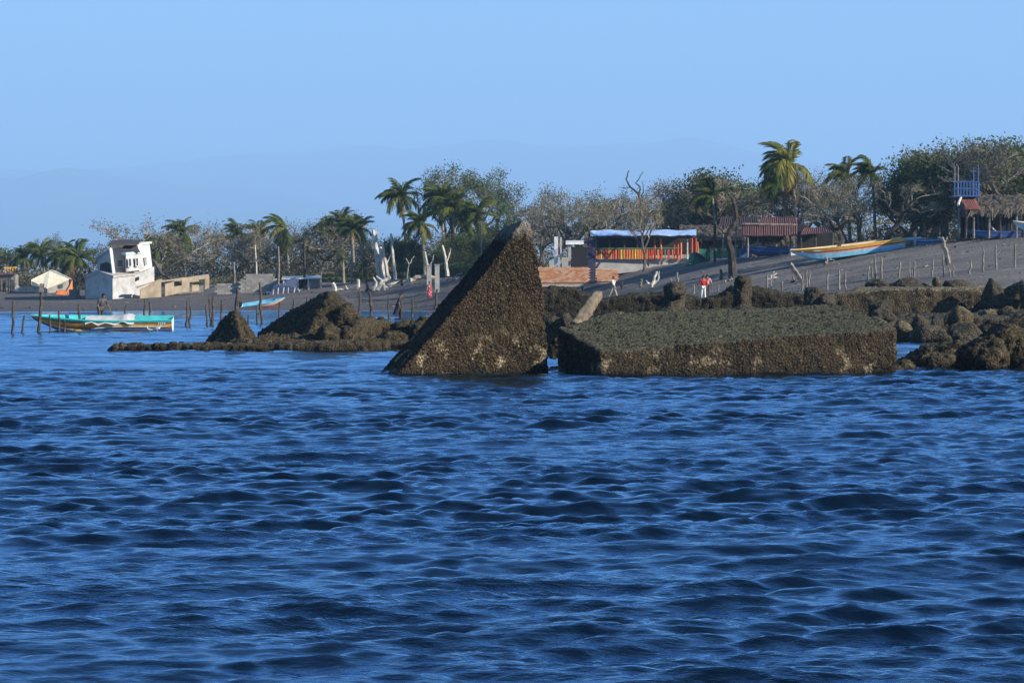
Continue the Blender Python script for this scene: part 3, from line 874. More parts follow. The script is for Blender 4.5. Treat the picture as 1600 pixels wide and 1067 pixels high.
SPEC = {
    'acacia': dict(H=7, trunk=0.42, r=0.20, lv=4, kids=[5, 4, 5, 5], wob=0.26, up=0.05, keep=0.75, wide=0.95, ratio=0.66, leaves=2, sp=0.17, ls=0.09, wind=0.02),
    'bare': dict(H=7, trunk=0.40, r=0.22, lv=4, kids=[5, 4, 5, 6], wob=0.28, up=0.05, keep=0.75, wide=0.95, ratio=0.66, leaves=1, sp=0.16, ls=0.09, wind=0.02),
    'broadleaf': dict(H=7, trunk=0.38, r=0.22, lv=3, kids=[6, 5, 5], wob=0.22, up=0.05, keep=0.7, wide=1.0, ratio=0.68, leaves=32, sp=0.36, ls=0.13),
    'airy': dict(H=9, trunk=0.55, r=0.17, lv=3, kids=[7, 4, 4], wob=0.16, up=0.13, keep=1.0, wide=0.6, ratio=0.55, leaves=13, sp=0.25, ls=0.13),
    'snag': dict(H=8, trunk=0.5, r=0.16, lv=2, kids=[4, 3], wob=0.2, up=0.08, keep=0.8, wide=0.8, ratio=0.75, leaves=0, sp=0, ls=0),
    'gnarled': dict(H=7, trunk=0.55, r=0.26, lv=4, kids=[5, 3, 4, 3], wob=0.36, up=0.04, keep=0.7, wide=1.0, ratio=0.55, leaves=2, sp=0.18, ls=0.095),
}
LEAFMAT = dict(acacia='leaf_acacia', bare='leaf_acacia', broadleaf='leaf_green', airy='leaf_airy', gnarled='leaf_acacia')
_protos = {}
def proto(kind, v):
    if (kind, v) not in _protos:
        w, t, f = branching(1000 + 37 * v + 7 * len(kind), SPEC[kind])
        zs = [p[2] for p in (f.v or t.v or w.v)]
        xs = [p[0] for p in (f.v or t.v or w.v)]
        zs.sort()
        h = zs[int(len(zs) * 0.995)]
        bark = M['bleached'] if kind == 'snag' else (M['darkbark'] if kind in ('gnarled',) else M['bark'])
        w.add(t.v, t.f, 1)
        _protos[(kind, v)] = (w.mesh('trunk', [bark, bark if kind == 'snag' else M['twig']]), None, f.mesh('crown', M[LEAFMAT[kind]]) if f.v else None, h)
    return _protos[(kind, v)]
NAMES = dict(acacia='acacia_tree', bare='bare_tree', broadleaf='broadleaf_tree', airy='eucalyptus_tree', snag='dead_tree', gnarled='gnarled_tree')
def tree(kind, px, D, top, label, v=None, wide=1.0, group='trees behind the beach', base=None):
    p = on_ground(px, D) if base is None else G(px, base)
    D = p.y
    zt = CH + (HY - top) / F * D
    v = random.randrange(4 if kind in ('acacia',) else 3) if v is None else v
    tm, wm, cm, h = proto(kind, v)
    sc = (zt - p.z) / h
    t = thing(NAMES[kind], label, 'tree', p, random.uniform(-3.14, 3.14), group)
    sw = sc * wide
    t.scale = (sw, sw, sc)
    link('trunk', tm, t)
    if wm:
        link('branches', wm, t)
    if cm:
        link('crown', cm, t)
    return t

# palms: each frond a part of its own
def frond_mesh(seed, dry=False):
    rr_ = random.Random(seed)
    mb = MB()
    n = 13
    pts = []
    x, z, a = 0.0, 0.0, R(24)
    for i in range(n + 1):
        pts.append(Vector((x, 0, z)))
        x += math.cos(a) / n
        z += math.sin(a) / n
        a -= R(rr_.uniform(5.5, 9.5))
    mb.tube(pts[::3] + [pts[-1]], [0.016, 0.012, 0.009, 0.006, 0.004, 0.003][:len(pts[::3]) + 1], 3)
    for i in range(1, n + 1):
        t = i / n
        ll = (0.34 * math.sin(math.pi * (0.16 + 0.78 * t)) + 0.05) * rr_.uniform(0.85, 1.1)
        d = (pts[i] - pts[i - 1]).normalized()
        for sgn in (-1, 1):
            for q in (0.0, 0.5):
                b0 = pts[i - 1].lerp(pts[i], q)
                tip = b0 + d * ll * 0.62 + Vector((0, sgn * ll * rr_.uniform(0.45, 0.7), -ll * rr_.uniform(0.30, 0.65)))
                w = d * 0.024
                mid = b0.lerp(tip, 0.45) + Vector((0, 0, 0.03))
                mb.quad(b0 - w, mid - w * 1.3, tip, mid + w * 1.3)
    return mb.mesh('frond', M['palm_yellow'] if dry == 'yellow' else (M['palmdry'] if dry else M['palm']))
FROND = [frond_mesh(i) for i in range(5)]
FYEL = [frond_mesh(40 + i, 'yellow') for i in range(4)]
FDRY = [frond_mesh(20 + i, True) for i in range(2)]
def palm(px, D, top, label, crown=34, lean=0.0, nf=25, wind=0.30, dry=0, base=None, seed=None, yel=0.12):
    p = on_ground(px, D) if base is None else G(px, base)
    D = p.y
    rr_ = random.Random(seed if seed is not None else int(px * 13 + D))
    fl = crown * 1.22 / F * D                                       # frond length in metres
    hub_z = CH + (HY - top) / F * D - fl * 0.55
    hub = Vector((-lean, 0, max(hub_z - p.z, 0.4)))
    t = thing('palm_tree', label, 'palm tree', p, 0, 'palms behind the beach')
    mb = MB()
    pts = [Vector((0, 0, -0.3)), Vector((hub.x * 0.15, 0, hub.z * 0.3)), Vector((hub.x * 0.45, 0, hub.z * 0.65)), hub]
    mb.tube(pts, [0.19, 0.14, 0.125, 0.11], 8)
    mb.obj('trunk', M['palmtrunk'], t)
    for i in range(nf):
        az = 2 * math.pi * (i * 0.382) + rr_.uniform(-.2, .2)
        el = rr_.uniform(-0.75, 1.15) if i > 3 else rr_.uniform(0.7, 1.4)
        d = Vector((math.cos(az) * math.cos(el), math.sin(az) * math.cos(el), math.sin(el)))
        d = (d * (1 - wind * 0.5) + Vector((-1.0, 0.15, -0.06)) * wind).normalized()
        isdry = i >= nf - dry
        if isdry:
            d = Vector((rr_.uniform(-.6, .35), rr_.uniform(-.5, .2), -1)).normalized()
        xq = d.to_track_quat('X', 'Z')
        f = link('frond', FDRY[i % 2] if isdry else (FYEL[i % 4] if rr_.random() < yel else FROND[i % 5]), t, hub, xq.to_euler())
        s = fl * rr_.uniform(0.8, 1.15)
        f.scale = (s, s * (1 - 0.3 * wind), s)
    return t

# far woodland and undergrowth: masses nobody could count
def mass(name, n, pxr, dr_, hfun, size, mat, seed, label=None):
    g = np.random.default_rng(seed)
    px = g.uniform(pxr[0], pxr[1], n)
    d1 = np.interp(px, TP, TD1)
    D = d1 + dr_[0] + (dr_[1] - dr_[0]) * g.random(n) ** 1.2
    x = (px - CX) / F * D
    z0 = terrain(x, D)
    Pn = np.stack([x * 0.22, D * 0.12, np.zeros(n)], -1)
    hh = hfun(px) * np.clip(0.62 + 0.75 * fbm(Pn, 3, seed=seed), 0.12, 1.25)
    z = z0 + hh * g.random(n) ** 0.8
    c = np.stack([x, D, z], -1)
    a = g.normal(0, 1, (n, 3)); a /= np.linalg.norm(a, axis=1)[:, None]
    b = np.cross(a, g.normal(0, 1, (n, 3))); b /= np.linalg.norm(b, axis=1)[:, None]
    L = (size * g.uniform(0.6, 1.4, n))[:, None]
    V = np.stack([c - a * L * .5, c + b * L * .28, c + a * L * .5, c - b * L * .28], 1).reshape(-1, 3)
    Q = np.arange(4 * n).reshape(-1, 4)
    return tag(link(name, fast_mesh(name, V, Q, mat)), kind='stuff')
prof_h = lambda px: np.interp(px, [-300, 0, 130, 300, 480, 600, 700, 800, 900, 1050, 1250, 1450, 1650, 2300], [3.2, 3.2, 3.4, 4.2, 4.6, 4.2, 5.0, 5.2, 5.2, 5.2, 4.8, 5.2, 5.6, 5.6])
mass('woodland', 85000, (-420, 2100), (40, 120), lambda px: prof_h(px) * np.interp(px, [450, 650], [1.62, 1.35]), 0.30, M['under'], 5)
mass('undergrowth', 42000, (-350, 800), (14, 46), lambda px: np.interp(px, [-300, 100, 400, 600, 640, 800], [1.6, 1.5, 1.9, 2.2, 3.2, 3.2]), 0.24, M['under'], 6)
mass('thicket', 26000, (780, 2000), (24, 50), lambda px: np.interp(px, [800, 1100, 1400, 1480, 2000], [2.6, 2.4, 2.6, 3.0, 3.0]), 0.24, M['under'], 7)
mass('low_woodland', 48000, (-420, 760), (24, 62), lambda px: prof_h(px) * np.interp(px, [150, 300], [0.85, 1.15]), 0.27, M['under'], 15)
mass('dry_scrub', 9000, (478, 625), (6, 22), lambda px: np.interp(px, [478, 500, 600, 625], [0.8, 1.9, 2.1, 1.0]), 0.26, M['leaf_dry'], 8)
mass('green_scrub', 16000, (600, 835), (7, 26), lambda px: np.interp(px, [600, 640, 700, 800, 835], [1.4, 3.2, 3.0, 2.9, 1.6]), 0.30, M['leaf_green'], 9)
mass('shade_scrub', 4000, (500, 640), (3, 9), lambda px: px * 0 + 0.9, 0.24, M['leaf_green'], 10)

TREES = [
    ('broadleaf', 4, 392, 378, 'bushy green tree at the far left edge of the picture'),
    ('airy', 33, 398, 374, 'thin pale green tree rising left of the cream gabled hut'),
    ('airy', 78, 405, 366, 'airy pale green tree standing over the roof of the cream gabled hut'),
    ('broadleaf', 150, 402, 384, 'dark rounded tree between the cream hut and the leaning white house'),
    ('bare', 185, 385, 371, 'grey leafless crown just over the roof of the leaning white house'),
    ('bare', 226, 392, 368, 'grey twiggy tree peeking over the right tower of the white house'),
    ('broadleaf', 262, 370, 368, 'dark green tree right of the leaning white house'),
    ('acacia', 305, 340, 341, 'tall grey acacia with visible pale forked trunk above the tan ruined wall'),
    ('acacia', 338, 362, 350, 'brownish acacia behind the gap between tan wall and grey block wall'),
    ('bare', 362, 345, 372, 'low leafless tree behind the left end of the grey block wall'),
    ('bare', 395, 350, 366, 'brown leafless tree directly behind the grey block wall'),
    ('acacia', 425, 348, 358, 'grey acacia between the grey block wall and the navy tarp'),
    ('bare', 468, 352, 340, 'tall bare brown tree right of the palm with hanging dry fronds'),
    ('bare', 492, 344, 329, 'tallest bare twiggy tree in the left half, above the awning hut'),
    ('acacia', 505, 352, 346, 'grey acacia left of the trio of palms'),
    ('bare', 590, 340, 372, 'low bare tree right behind the white dead trunks'),
    ('airy', 702, 326, 282, 'airy eucalyptus left of the tallest one, with palms before it'),
    ('airy', 722, 322, 264, 'tall airy eucalyptus standing over the dark palms left of the fin'),
    ('airy', 768, 325, 258, 'tallest airy eucalyptus just above and left of the fin tip'),
    ('airy', 792, 330, 264, 'airy eucalyptus closest to the tip of the fin'),
    ('broadleaf', 628, 312, 372, 'dark green tree under the tall lone palm'),
    ('broadleaf', 688, 306, 372, 'dark green tree behind the twin concrete pillars'),
    ('broadleaf', 735, 306, 366, 'dark green tree behind the left slope of the fin'),
    ('broadleaf', 785, 312, 338, 'green tree directly behind the upper slope of the fin'),
    ('acacia', 818, 316, 322, 'grey acacia hidden partly by the tip of the fin'),
    ('acacia', 842, 300, 316, 'grey brown acacia just right of the fin tip'),
    ('acacia', 872, 284, 296, 'wide grey acacia over the pale hut beside the brick wall'),
    ('gnarled', 888, 276, 318, 'dark trunked gnarled tree in front of the pale hut'),
    ('acacia', 905, 296, 290, 'grey acacia with the highest round crown left of the restaurant'),
    ('acacia', 940, 290, 300, 'grey acacia over the left corner of the blue tarp roof'),
    ('acacia', 965, 284, 308, 'low grey acacia over the middle of the blue tarp roof'),
    ('acacia', 1040, 296, 292, 'grey acacia over the right end of the blue tarp roof'),
    ('acacia', 1075, 290, 280, 'tall acacia between the restaurant and the thatched shelter'),
    ('acacia', 1095, 284, 276, 'grey green acacia left of the dark rusty roof'),
    ('acacia', 1150, 282, 276, 'greyish acacia over the dark rusty roof'),
    ('bare', 1175, 280, 276, 'twiggy pale tree over the middle rusty roof'),
    ('broadleaf', 1165, 290, 270, 'small green crown poking above the rusty roofs'),
    ('acacia', 1205, 280, 268, 'acacia just left of the tall windblown palm'),
    ('acacia', 1262, 276, 266, 'acacia just right of the tall windblown palm'),
    ('acacia', 1290, 272, 280, 'low grey acacia over the bow of the big striped boat'),
    ('bare', 1330, 262, 284, 'grey twiggy tree over the middle of the big striped boat'),
    ('acacia', 1345, 258, 274, 'acacia in front of the pair of palms above the striped boat'),
    ('broadleaf', 1402, 262, 278, 'dark green tree over the stern of the striped boat'),
    ('broadleaf', 1432, 266, 262, 'dark green tree left of the blue lookout platform'),
    ('broadleaf', 1455, 262, 240, 'big dense dark green tree beside the blue lookout platform'),
    ('acacia', 1478, 266, 232, 'tall acacia rising behind the left post of the lookout'),
    ('broadleaf', 1505, 262, 226, 'leafy tree rising directly behind the lookout platform'),
    ('acacia', 1538, 258, 216, 'tall grey acacia over the tiled roof corner'),
    ('bare', 1560, 252, 214, 'tall twiggy tree over the thatched palapa'),
    ('bare', 1588, 254, 218, 'twiggy tree over the right part of the palapa'),
    ('acacia', 1608, 258, 222, 'acacia cut by the right edge of the picture'),
    ('acacia', -30, 395, 380, 'acacia just outside the left edge of the picture'),
    ('broadleaf', 1650, 262, 225, 'dark tree just outside the right edge of the picture'),
]
for kind, px, D, top, lb in TREES:
    tree(kind, px, D, top, lb, wide=random.uniform(0.95, 1.2))
tree('gnarled', 1312, 240, 296, 'gnarled acacia whose leaning trunk crosses the bow half of the striped boat', 1, 1.05, base=404)
tree('gnarled', 1376, 238, 272, 'dark wide acacia whose trunk crosses the stern of the striped boat', 2, 1.15, base=391)
tree('acacia', 1006, G(1000, 424).y - 1.3, 300, 'small leafed acacia standing in front of the restaurant roof', 1, 0.62)
# tree in front of the shelters: bent bare trunk, leaning and then rising
def crooked(px_pts, base, rad, label, name='dead_tree', mat='darkbark', kids=(), cat='tree', tip=0.3, group=None, n=7):
    p0 = G(px_pts[0][0], base)
    D = p0.y; s = F / D
    def loc(q):
        return Vector(((q[0] - px_pts[0][0]) / s, (q[2] if len(q) > 2 else 0), (base - q[1]) / s))
    t = thing(name, label, cat, p0, 0, group)
    mb = MB()
    def run(pp, r0, r1, m_):
        pts = [loc(q) for q in pp]
        fine = []
        for a, b in zip(pts[:-1], pts[1:]):
            for j in range(3):
                q = a.lerp(b, j / 3)
                if j:
                    q = q + Vector((random.gauss(0, .03), random.gauss(0, .05), random.gauss(0, .03)))
                fine.append(q)
        fine.append(pts[-1])
        m_.tube(fine, [r0 + (r1 - r0) * i / (len(fine) - 1) for i in range(len(fine))], n)
    run(px_pts, rad, rad * tip, mb)
    mb.obj('trunk', M[mat], t)
    for kp, kr in kids:
        b = MB(); run(kp, kr, kr * 0.35, b)
        b.obj('branch', M[mat], t)
    return t
crooked([(1144, 438), (1144, 410), (1139, 385), (1136, 370), (1145, 356), (1150, 345), (1149, 325), (1145, 312), (1137, 302)], 434, 0.34,
        'crooked dark tree standing alone on the sand in front of the rusty roofs', 'crooked_tree', 'darkbark',
        [([(1150, 345), (1163, 338), (1172, 326)], 0.07), ([(1138, 372), (1128, 360), (1120, 352)], 0.08), ([(1149, 325), (1158, 312), (1160, 300)], 0.06)], tip=0.22)
crooked([(1003, 405), (1002, 375), (1003, 345), (1001, 320), (998, 300), (985, 288), (978, 276), (983, 262)], 412, 0.16,
        'tall bare forked snag rising through the acacias above the blue tarp roof', 'dead_tree', 'darkbark',
        [([(999, 302), (1000, 288), (993, 282), (1000, 272), (1005, 264)], 0.07), ([(1002, 322), (1016, 308), (1034, 300), (1046, 288)], 0.08),
         ([(1034, 300), (1040, 286), (1037, 276)], 0.04), ([(986, 289), (974, 290), (966, 288)], 0.04), ([(1003, 306), (1005, 290), (1003, 278)], 0.05)], tip=0.25)
crooked([(1014, 418), (1012, 405), (1007, 394), (1002, 380), (1004, 366), (1010, 350)], 418, 0.14,
        'dark leaning tree stem in front of the yellow balustrade planks', 'dead_tree', 'darkbark', [([(1007, 394), (998, 390), (990, 380)], 0.06), ([(1004, 366), (994, 356), (985, 350)], 0.05)])
# palms
for px, D, top, cr, lean, lb, kw in [
    (70, 378, 378, 26, .3, 'dark palm behind the cream gabled hut', {}),
    (40, 385, 388, 24, .2, 'dark low palm left of the cream gabled hut', {}),
    (103, 375, 384, 26, .2, 'palm over the right slope of the cream gabled hut', {}),
    (124, 362, 380, 34, .2, 'wide drooping palm with yellow fronds left of the leaning white house', dict(dry=2)),
    (252, 350, 370, 30, .3, 'shaggy palm right beside the leaning white house', {}),
    (238, 362, 380, 26, .2, 'palm half behind the right tower of the white house', {}),
    (290, 358, 344, 28, .4, 'palm leaning out above the tan ruined wall', {}),
    (376, 365, 350, 26, .3, 'round topped palm over the grey block wall', {}),
    (410, 362, 347, 28, .4, 'dark palm above the right end of the grey block wall', {}),
    (452, 342, 334, 34, .5, 'palm with drooping reddish dry fronds over the navy tarp', dict(dry=7, wind=0.5, nf=22)),
    (520, 350, 342, 26, .3, 'leftmost palm of the trio over the awning hut', {}),
    (537, 345, 331, 28, .3, 'tallest palm of the trio over the awning hut', {}),
    (553, 322, 342, 25, .2, 'left one of two close palms with long thin trunks beside the white dead trunks', dict(dry=1)),
    (566, 326, 340, 25, .2, 'right one of two close palms with long thin trunks beside the white dead trunks', dict(dry=1)),
    (537, 306, 396, 14, .1, 'small young palm low in front of the dry yellow scrub', dict(nf=13)),
    (570, 303, 408, 16, .0, 'stubby yellow green palm left of the white dead trunks', dict(nf=15, dry=3)),
    (636, 312, 284, 34, .6, 'tall lone palm standing clear against the sky left of the fin', dict(nf=28, wind=0.33, dry=2)),
    (664, 300, 331, 30, .4, 'lower palm right of the tall lone palm, with pale trunk', dict(nf=27)),
    (694, 312, 288, 32, .3, 'leafy palm in front of the airy eucalyptus trees', dict(nf=27)),
    (712, 308, 306, 32, .2, 'dark palm low between the eucalyptus trees', dict(nf=27)),
    (752, 308, 314, 34, .4, 'broad palm nearest the sloping edge of the fin', dict(nf=27)),
    (735, 316, 330, 28, .2, 'dark palm squeezed behind the broad one beside the fin', {}),
    (1058, 298, 318, 26, .2, 'small palm with pale lit fronds behind the end of the tarp roof', {}),
    (1120, 274, 284, 34, .4, 'windblown palm behind the crooked tree by the rusty roofs', dict(wind=0.45)),
    (1246, 262, 222, 50, .6, 'tallest palm of all, windblown and yellowing, above the rusty roofs', dict(nf=30, wind=0.5, dry=3, yel=0.6)),
    (1230, 272, 262, 36, .5, 'dark windblown palm just behind and below the tallest palm', dict(nf=18, wind=0.5)),
    (1328, 270, 251, 34, .3, 'left palm of the pair over the middle of the striped boat', dict(wind=0.4)),
    (1368, 266, 247, 34, .3, 'right palm of the pair over the stern of the striped boat', dict(wind=0.4)),
    (1446, 262, 244, 30, .3, 'palm crown buried in the dense tree by the lookout', {}),
]:
    palm(px, D, top, lb, cr, lean, **kw)
# bleached dead trunks
for pts, base, r, kids, lb in [
    ([(594, 436), (590, 405), (586, 380), (583, 358)], 436, 0.30, [([(586, 380), (589, 366), (588, 356)], 0.10), ([(592, 415), (597, 405), (596, 395)], 0.06)], 'tallest white dead trunk left of the fin'),
    ([(600, 436), (597, 410), (594, 385)], 436, 0.27, [([(598, 418), (604, 428), (606, 434)], 0.10)], 'second white dead trunk, close against the tallest one'),
    ([(607, 429), (601, 395), (598, 374)], 428, 0.20, [([(603, 405), (609, 392), (611, 380)], 0.07)], 'thinner white dead trunk right of the tallest one'),
    ([(617, 425), (615, 400), (612, 372), (611, 352)], 424, 0.18, [([(612, 372), (616, 362), (617, 356)], 0.06)], 'broken white trunk higher up under the tall lone palm'),
    ([(672, 428), (668, 410), (664, 388)], 430, 0.16, [([(670, 415), (676, 402), (678, 392)], 0.07)], 'forked white snag above the twin concrete pillars'),
    ([(699, 424), (697, 404), (691, 376)], 426, 0.19, [([(697, 404), (702, 390), (704, 380)], 0.09)], 'white forked snag right of the twin concrete pillars'),
    ([(636, 429), (639, 405), (634, 396)], 428, 0.07, [([(639, 405), (644, 396), (648, 392)], 0.05)], 'small white forked branch among the dark scrub'),
]:
    crooked(pts, base, r, lb, 'dead_tree', 'bleached', kids, 'dead tree', 0.55, 'white dead trunks behind the beach')
#@@TREES

# ---------------------------------------------------------------- buildings of the village
class Site:
    """a thing on the shore; its parts are given by sight lines and metres of depth behind its foot"""
    def __init__(self, name, label, cat, px, py, group=None, D=None):
        self.o = G(px, py) if D is None else W(px, py, D)
        self.D = self.o.y
        self.t = thing(name, label, cat, self.o, 0, group)
    def P(self, px, py, dy=0.0):
        return W(px, py, self.D + dy) - self.o
    def panel(self, corners, thick, mb=None, m=0):
        mb = mb or MB()
        pts = [self.P(*c) for c in corners]
        nrm = Vector((0, 0, 0))
        for i in range(1, len(pts) - 1):
            nrm += (pts[i] - pts[0]).cross(pts[i + 1] - pts[0])
        nrm.normalize()
        if nrm.y < 0:
            nrm = -nrm
        n = len(pts)
        off = nrm * thick
        a = pts + [p + off for p in pts]
        f = [tuple(range(n)), tuple(range(2 * n - 1, n - 1, -1))] + [(i, i + n, (i + 1) % n + n, (i + 1) % n) for i in range(n)]
        mb.add(a, f, m)
        return mb
    def bar(self, a, b, r, mb=None, n=6):
        mb = mb or MB()
        p, q = self.P(*a), self.P(*b)
        mid = p.lerp(q, 0.5) + Vector((random.gauss(0, .02), random.gauss(0, .02), 0))
        mb.tube([p, mid, q], [r, r * 0.93, r * 0.85], n)
        return mb
    def add(self, name, mb, mat, parent=None, label=None):
        o = mb.obj(name, M[mat], parent or self.t)
        if label:
            o['label'] = label
        return o

def thatch(site, corners, n, mat='thatch', seed=0, thick=0.25, hang=0.35, name='thatch_roof'):
    """sloping roof of layered dry fronds: corners front-left, front-right, back-right, back-left"""
    rr_ = random.Random(seed)
    fl, fr, br, bl = [site.P(*c) for c in corners]
    mb = site.panel(corners, thick)
    for i in range(n):
        u, v = rr_.random(), rr_.random() ** 0.9
        p = fl.lerp(fr, u).lerp(bl.lerp(br, u), v) + Vector((0, 0, rr_.uniform(0.0, 0.22)))
        d = ((fl - bl).normalized() + Vector((rr_.uniform(-.5, .5), 0, rr_.uniform(-.25, .12)))).normalized()
        L = rr_.uniform(0.5, 1.1)
        w = Vector((rr_.uniform(.03, .07), 0, rr_.uniform(-.02, .03)))
        e = p + d * L + Vector((0, 0, -hang * rr_.random() if v < 0.15 else 0))
        mb.quad(p - w, p + w, e + w * .4, e - w * .4)
    return tag(site.add(name, mb, mat), kind='stuff')

# leaning white house
h = Site('ruined_house', 'leaning white two storey house with broken roof, sinking into the sand', 'house', 176, 468)
w = MB()
h.panel([(134, 470, 3.4), (176, 471, 0), (176, 431, 0), (155, 423, 1.8), (134, 432, 3.4)], 0.2, w)
h.panel([(176.2, 471, 0.02), (211, 468, 2.6), (211, 428, 2.6), (176.2, 432, 0.02)], 0.2, w)
h.panel([(211.2, 464, 2.7), (241, 456, 4.4), (241, 417, 4.4), (226, 424, 3.4), (211.2, 430, 2.7)], 0.2, w)
h.panel([(134, 432, 3.6), (152, 424, 8.0), (240, 418, 9), (240, 456, 9), (134, 470, 8)], 0.2, w)
h.add('lower_wall', w, 'white')
h.add('terrace_slab', h.panel([(132, 432, 3.2), (155, 423.5, 1.7), (177, 431, -0.1), (212, 427.5, 2.5), (206, 424, 6.5), (150, 422, 7)], 0.18), 'palegrey')
h.add('upper_wall', h.panel([(154, 424, 4.6), (178, 430, 1.4), (173, 389, 1.4), (151, 401, 4.6)], 0.18), 'white')
h.add('upper_wall', h.panel([(178, 430, 3.4), (199, 424, 3.7), (198, 386, 3.7), (175, 388, 3.4)], 0.18), 'white')
h.add('upper_wall', h.panel([(197.5, 425, 2.0), (226, 421, 4.0), (222, 396, 4.0), (197, 398, 2.0)], 0.16), 'white')
h.add('upper_wall', h.panel([(197.3, 425, 2.1), (197, 398, 2.1), (196, 398, 3.7), (196, 425, 3.7)], 0.05), 'white')
h.add('upper_wall', h.panel([(154, 424, 8), (226, 421, 8), (222, 384, 8), (151, 400, 8)], 0.15), 'white')
h.add('tower', h.panel([(217, 424, 4.2), (238, 419, 6.2), (233.5, 381, 6.2), (215.5, 384, 4.2)], 1.6), 'brightwhite')
h.add('tower_cap', h.panel([(214, 384, 4.0), (237.5, 380.5, 6.1), (237.5, 377.6, 6.1), (214, 381, 4.0)], 1.8), 'brightwhite')
h.add('pillar', h.panel([(171, 388, 1.1), (174.3, 388, 1.2), (180, 431, 1.2), (176.6, 431, 1.1)], 0.22), 'brightwhite')
h.add('balcony_cap', h.panel([(196.6, 398, 1.85), (222.6, 396, 3.85), (222.4, 392.8, 3.85), (196.5, 394.5, 1.85)], 0.5), 'paleblue')
h.add('roof', h.panel([(168, 383, 1.0), (216, 381, 2.8), (221, 374.5, 7.6), (196, 374, 7.4), (174, 376, 7.2)], 0.12), 'roofdark')
h.add('porch_roof', h.panel([(188, 390, 2.2), (219, 393.5, 3.0), (214, 384, 4.6), (196, 382, 4.6)], 0.08), 'roofdark')
h.add('fascia', h.bar((149, 403, 4.4), (173, 388, 1.2), 0.09), 'paleblue')
for cs, nm, mt in [([(156, 423, 4.0), (175, 426, 1.55), (173, 413, 1.5), (166, 410, 2.6), (157, 412, 4.0)], 'opening_shade', 'dark'),  # holes are flat panels coloured near-black as the shade inside
                   ([(183, 418, 3.3), (193, 417, 3.45), (192.5, 405, 3.45), (182.5, 406, 3.3)], 'window', 'glass'),
                   ([(200.5, 417, 2.1), (205.3, 416.5, 2.45), (204.8, 404, 2.45), (200, 404.4, 2.1)], 'window', 'glass'),
                   ([(212, 416.2, 2.95), (216.6, 415.8, 3.25), (216, 403.3, 3.25), (211.4, 403.6, 2.95)], 'window', 'glass'),
                   ([(227, 414, 5.0), (229.5, 413.6, 5.25), (228.8, 402, 5.25), (226.3, 402.3, 5.0)], 'window', 'glass'),
                   ([(212, 440, 2.7), (218, 437, 3.1), (217, 432, 3.1), (212, 434, 2.7)], 'opening_shade', 'dark')]:
    cs = [(a, b, c - 0.13) for a, b, c in cs]
    f = h.add(nm, h.panel(cs, 0.06), mt)
    if nm == 'window':
        fr_ = MB()
        q = cs + [cs[0]]
        for a, b in zip(q[:-1], q[1:]):
            h.bar((a[0], a[1], a[2] - .04), (b[0], b[1], b[2] - .04), 0.055, fr_, 4)
        h.add('frame', fr_, 'offwhite', f)

# cream gabled hut
h = Site('gabled_hut', 'low hut with bright cream gabled roof at the far left of the beach', 'hut', 75, 458)
h.add('roof', h.panel([(49, 437, 1.2), (78, 423, 4.4), (108, 436, 3.8), (73, 450, 0.0), (49, 444.5, 1.1)], 0.12), 'cream')
h.add('roof', h.panel([(78, 422.8, 4.5), (108, 435.8, 3.9), (112, 437, 6.5), (86, 424, 7.2)], 0.1), 'cream')
h.add('wall', h.panel([(74, 460, 0.25), (74, 450.5, 0.25), (107, 437, 3.9), (108, 457, 3.9)], 0.15), 'grey')
h.add('wall', h.panel([(51, 456, 1.4), (73.8, 460, 0.3), (73.8, 451, 0.3), (51, 445, 1.4)], 0.15), 'palegrey')
f = h.add('window', h.panel([(91, 451, 1.95), (98, 450, 2.75), (98, 443.5, 2.75), (91, 445.5, 1.95)], 0.05), 'glass')

# orange wrecked bow and concrete ring
h = Site('wrecked_bow', 'broken bright orange boat bow on the sand right of the cream hut', 'boat', 100, 461)
h.add('keel_plank', h.panel([(87, 460, 0), (107, 461, .4), (108, 454.5, .4), (90, 455, 0)], 0.6), 'orange')
h.add('stem', h.panel([(107, 461, .35), (113.5, 453, .6), (113, 437, .6), (109.5, 446, .4), (105, 454, .3)], 0.35), 'orange')
h = Site('concrete_ring', 'grey concrete well ring standing on the sand left of the white house', 'well ring', 116, 466)
mb = MB()
r_ = 8.5 / F * h.D
for i in range(16):
    a0, a1 = 2 * math.pi * i / 16, 2 * math.pi * (i + 1) / 16
    for (ra, z0, z1) in ((r_, -0.3, 0.85), (r_ * 0.85, -0.3, 0.85)):
        mb.quad((ra * math.cos(a0), ra * math.sin(a0), z0), (ra * math.cos(a1), ra * math.sin(a1), z0), (ra * math.cos(a1), ra * math.sin(a1), z1), (ra * math.cos(a0), ra * math.sin(a0), z1))
    mb.quad((r_ * math.cos(a0), r_ * math.sin(a0), .85), (r_ * math.cos(a1), r_ * math.sin(a1), .85), (r_ * .85 * math.cos(a1), r_ * .85 * math.sin(a1), .85), (r_ * .85 * math.cos(a0), r_ * .85 * math.sin(a0), .85))
h.add('ring', mb, 'grey')

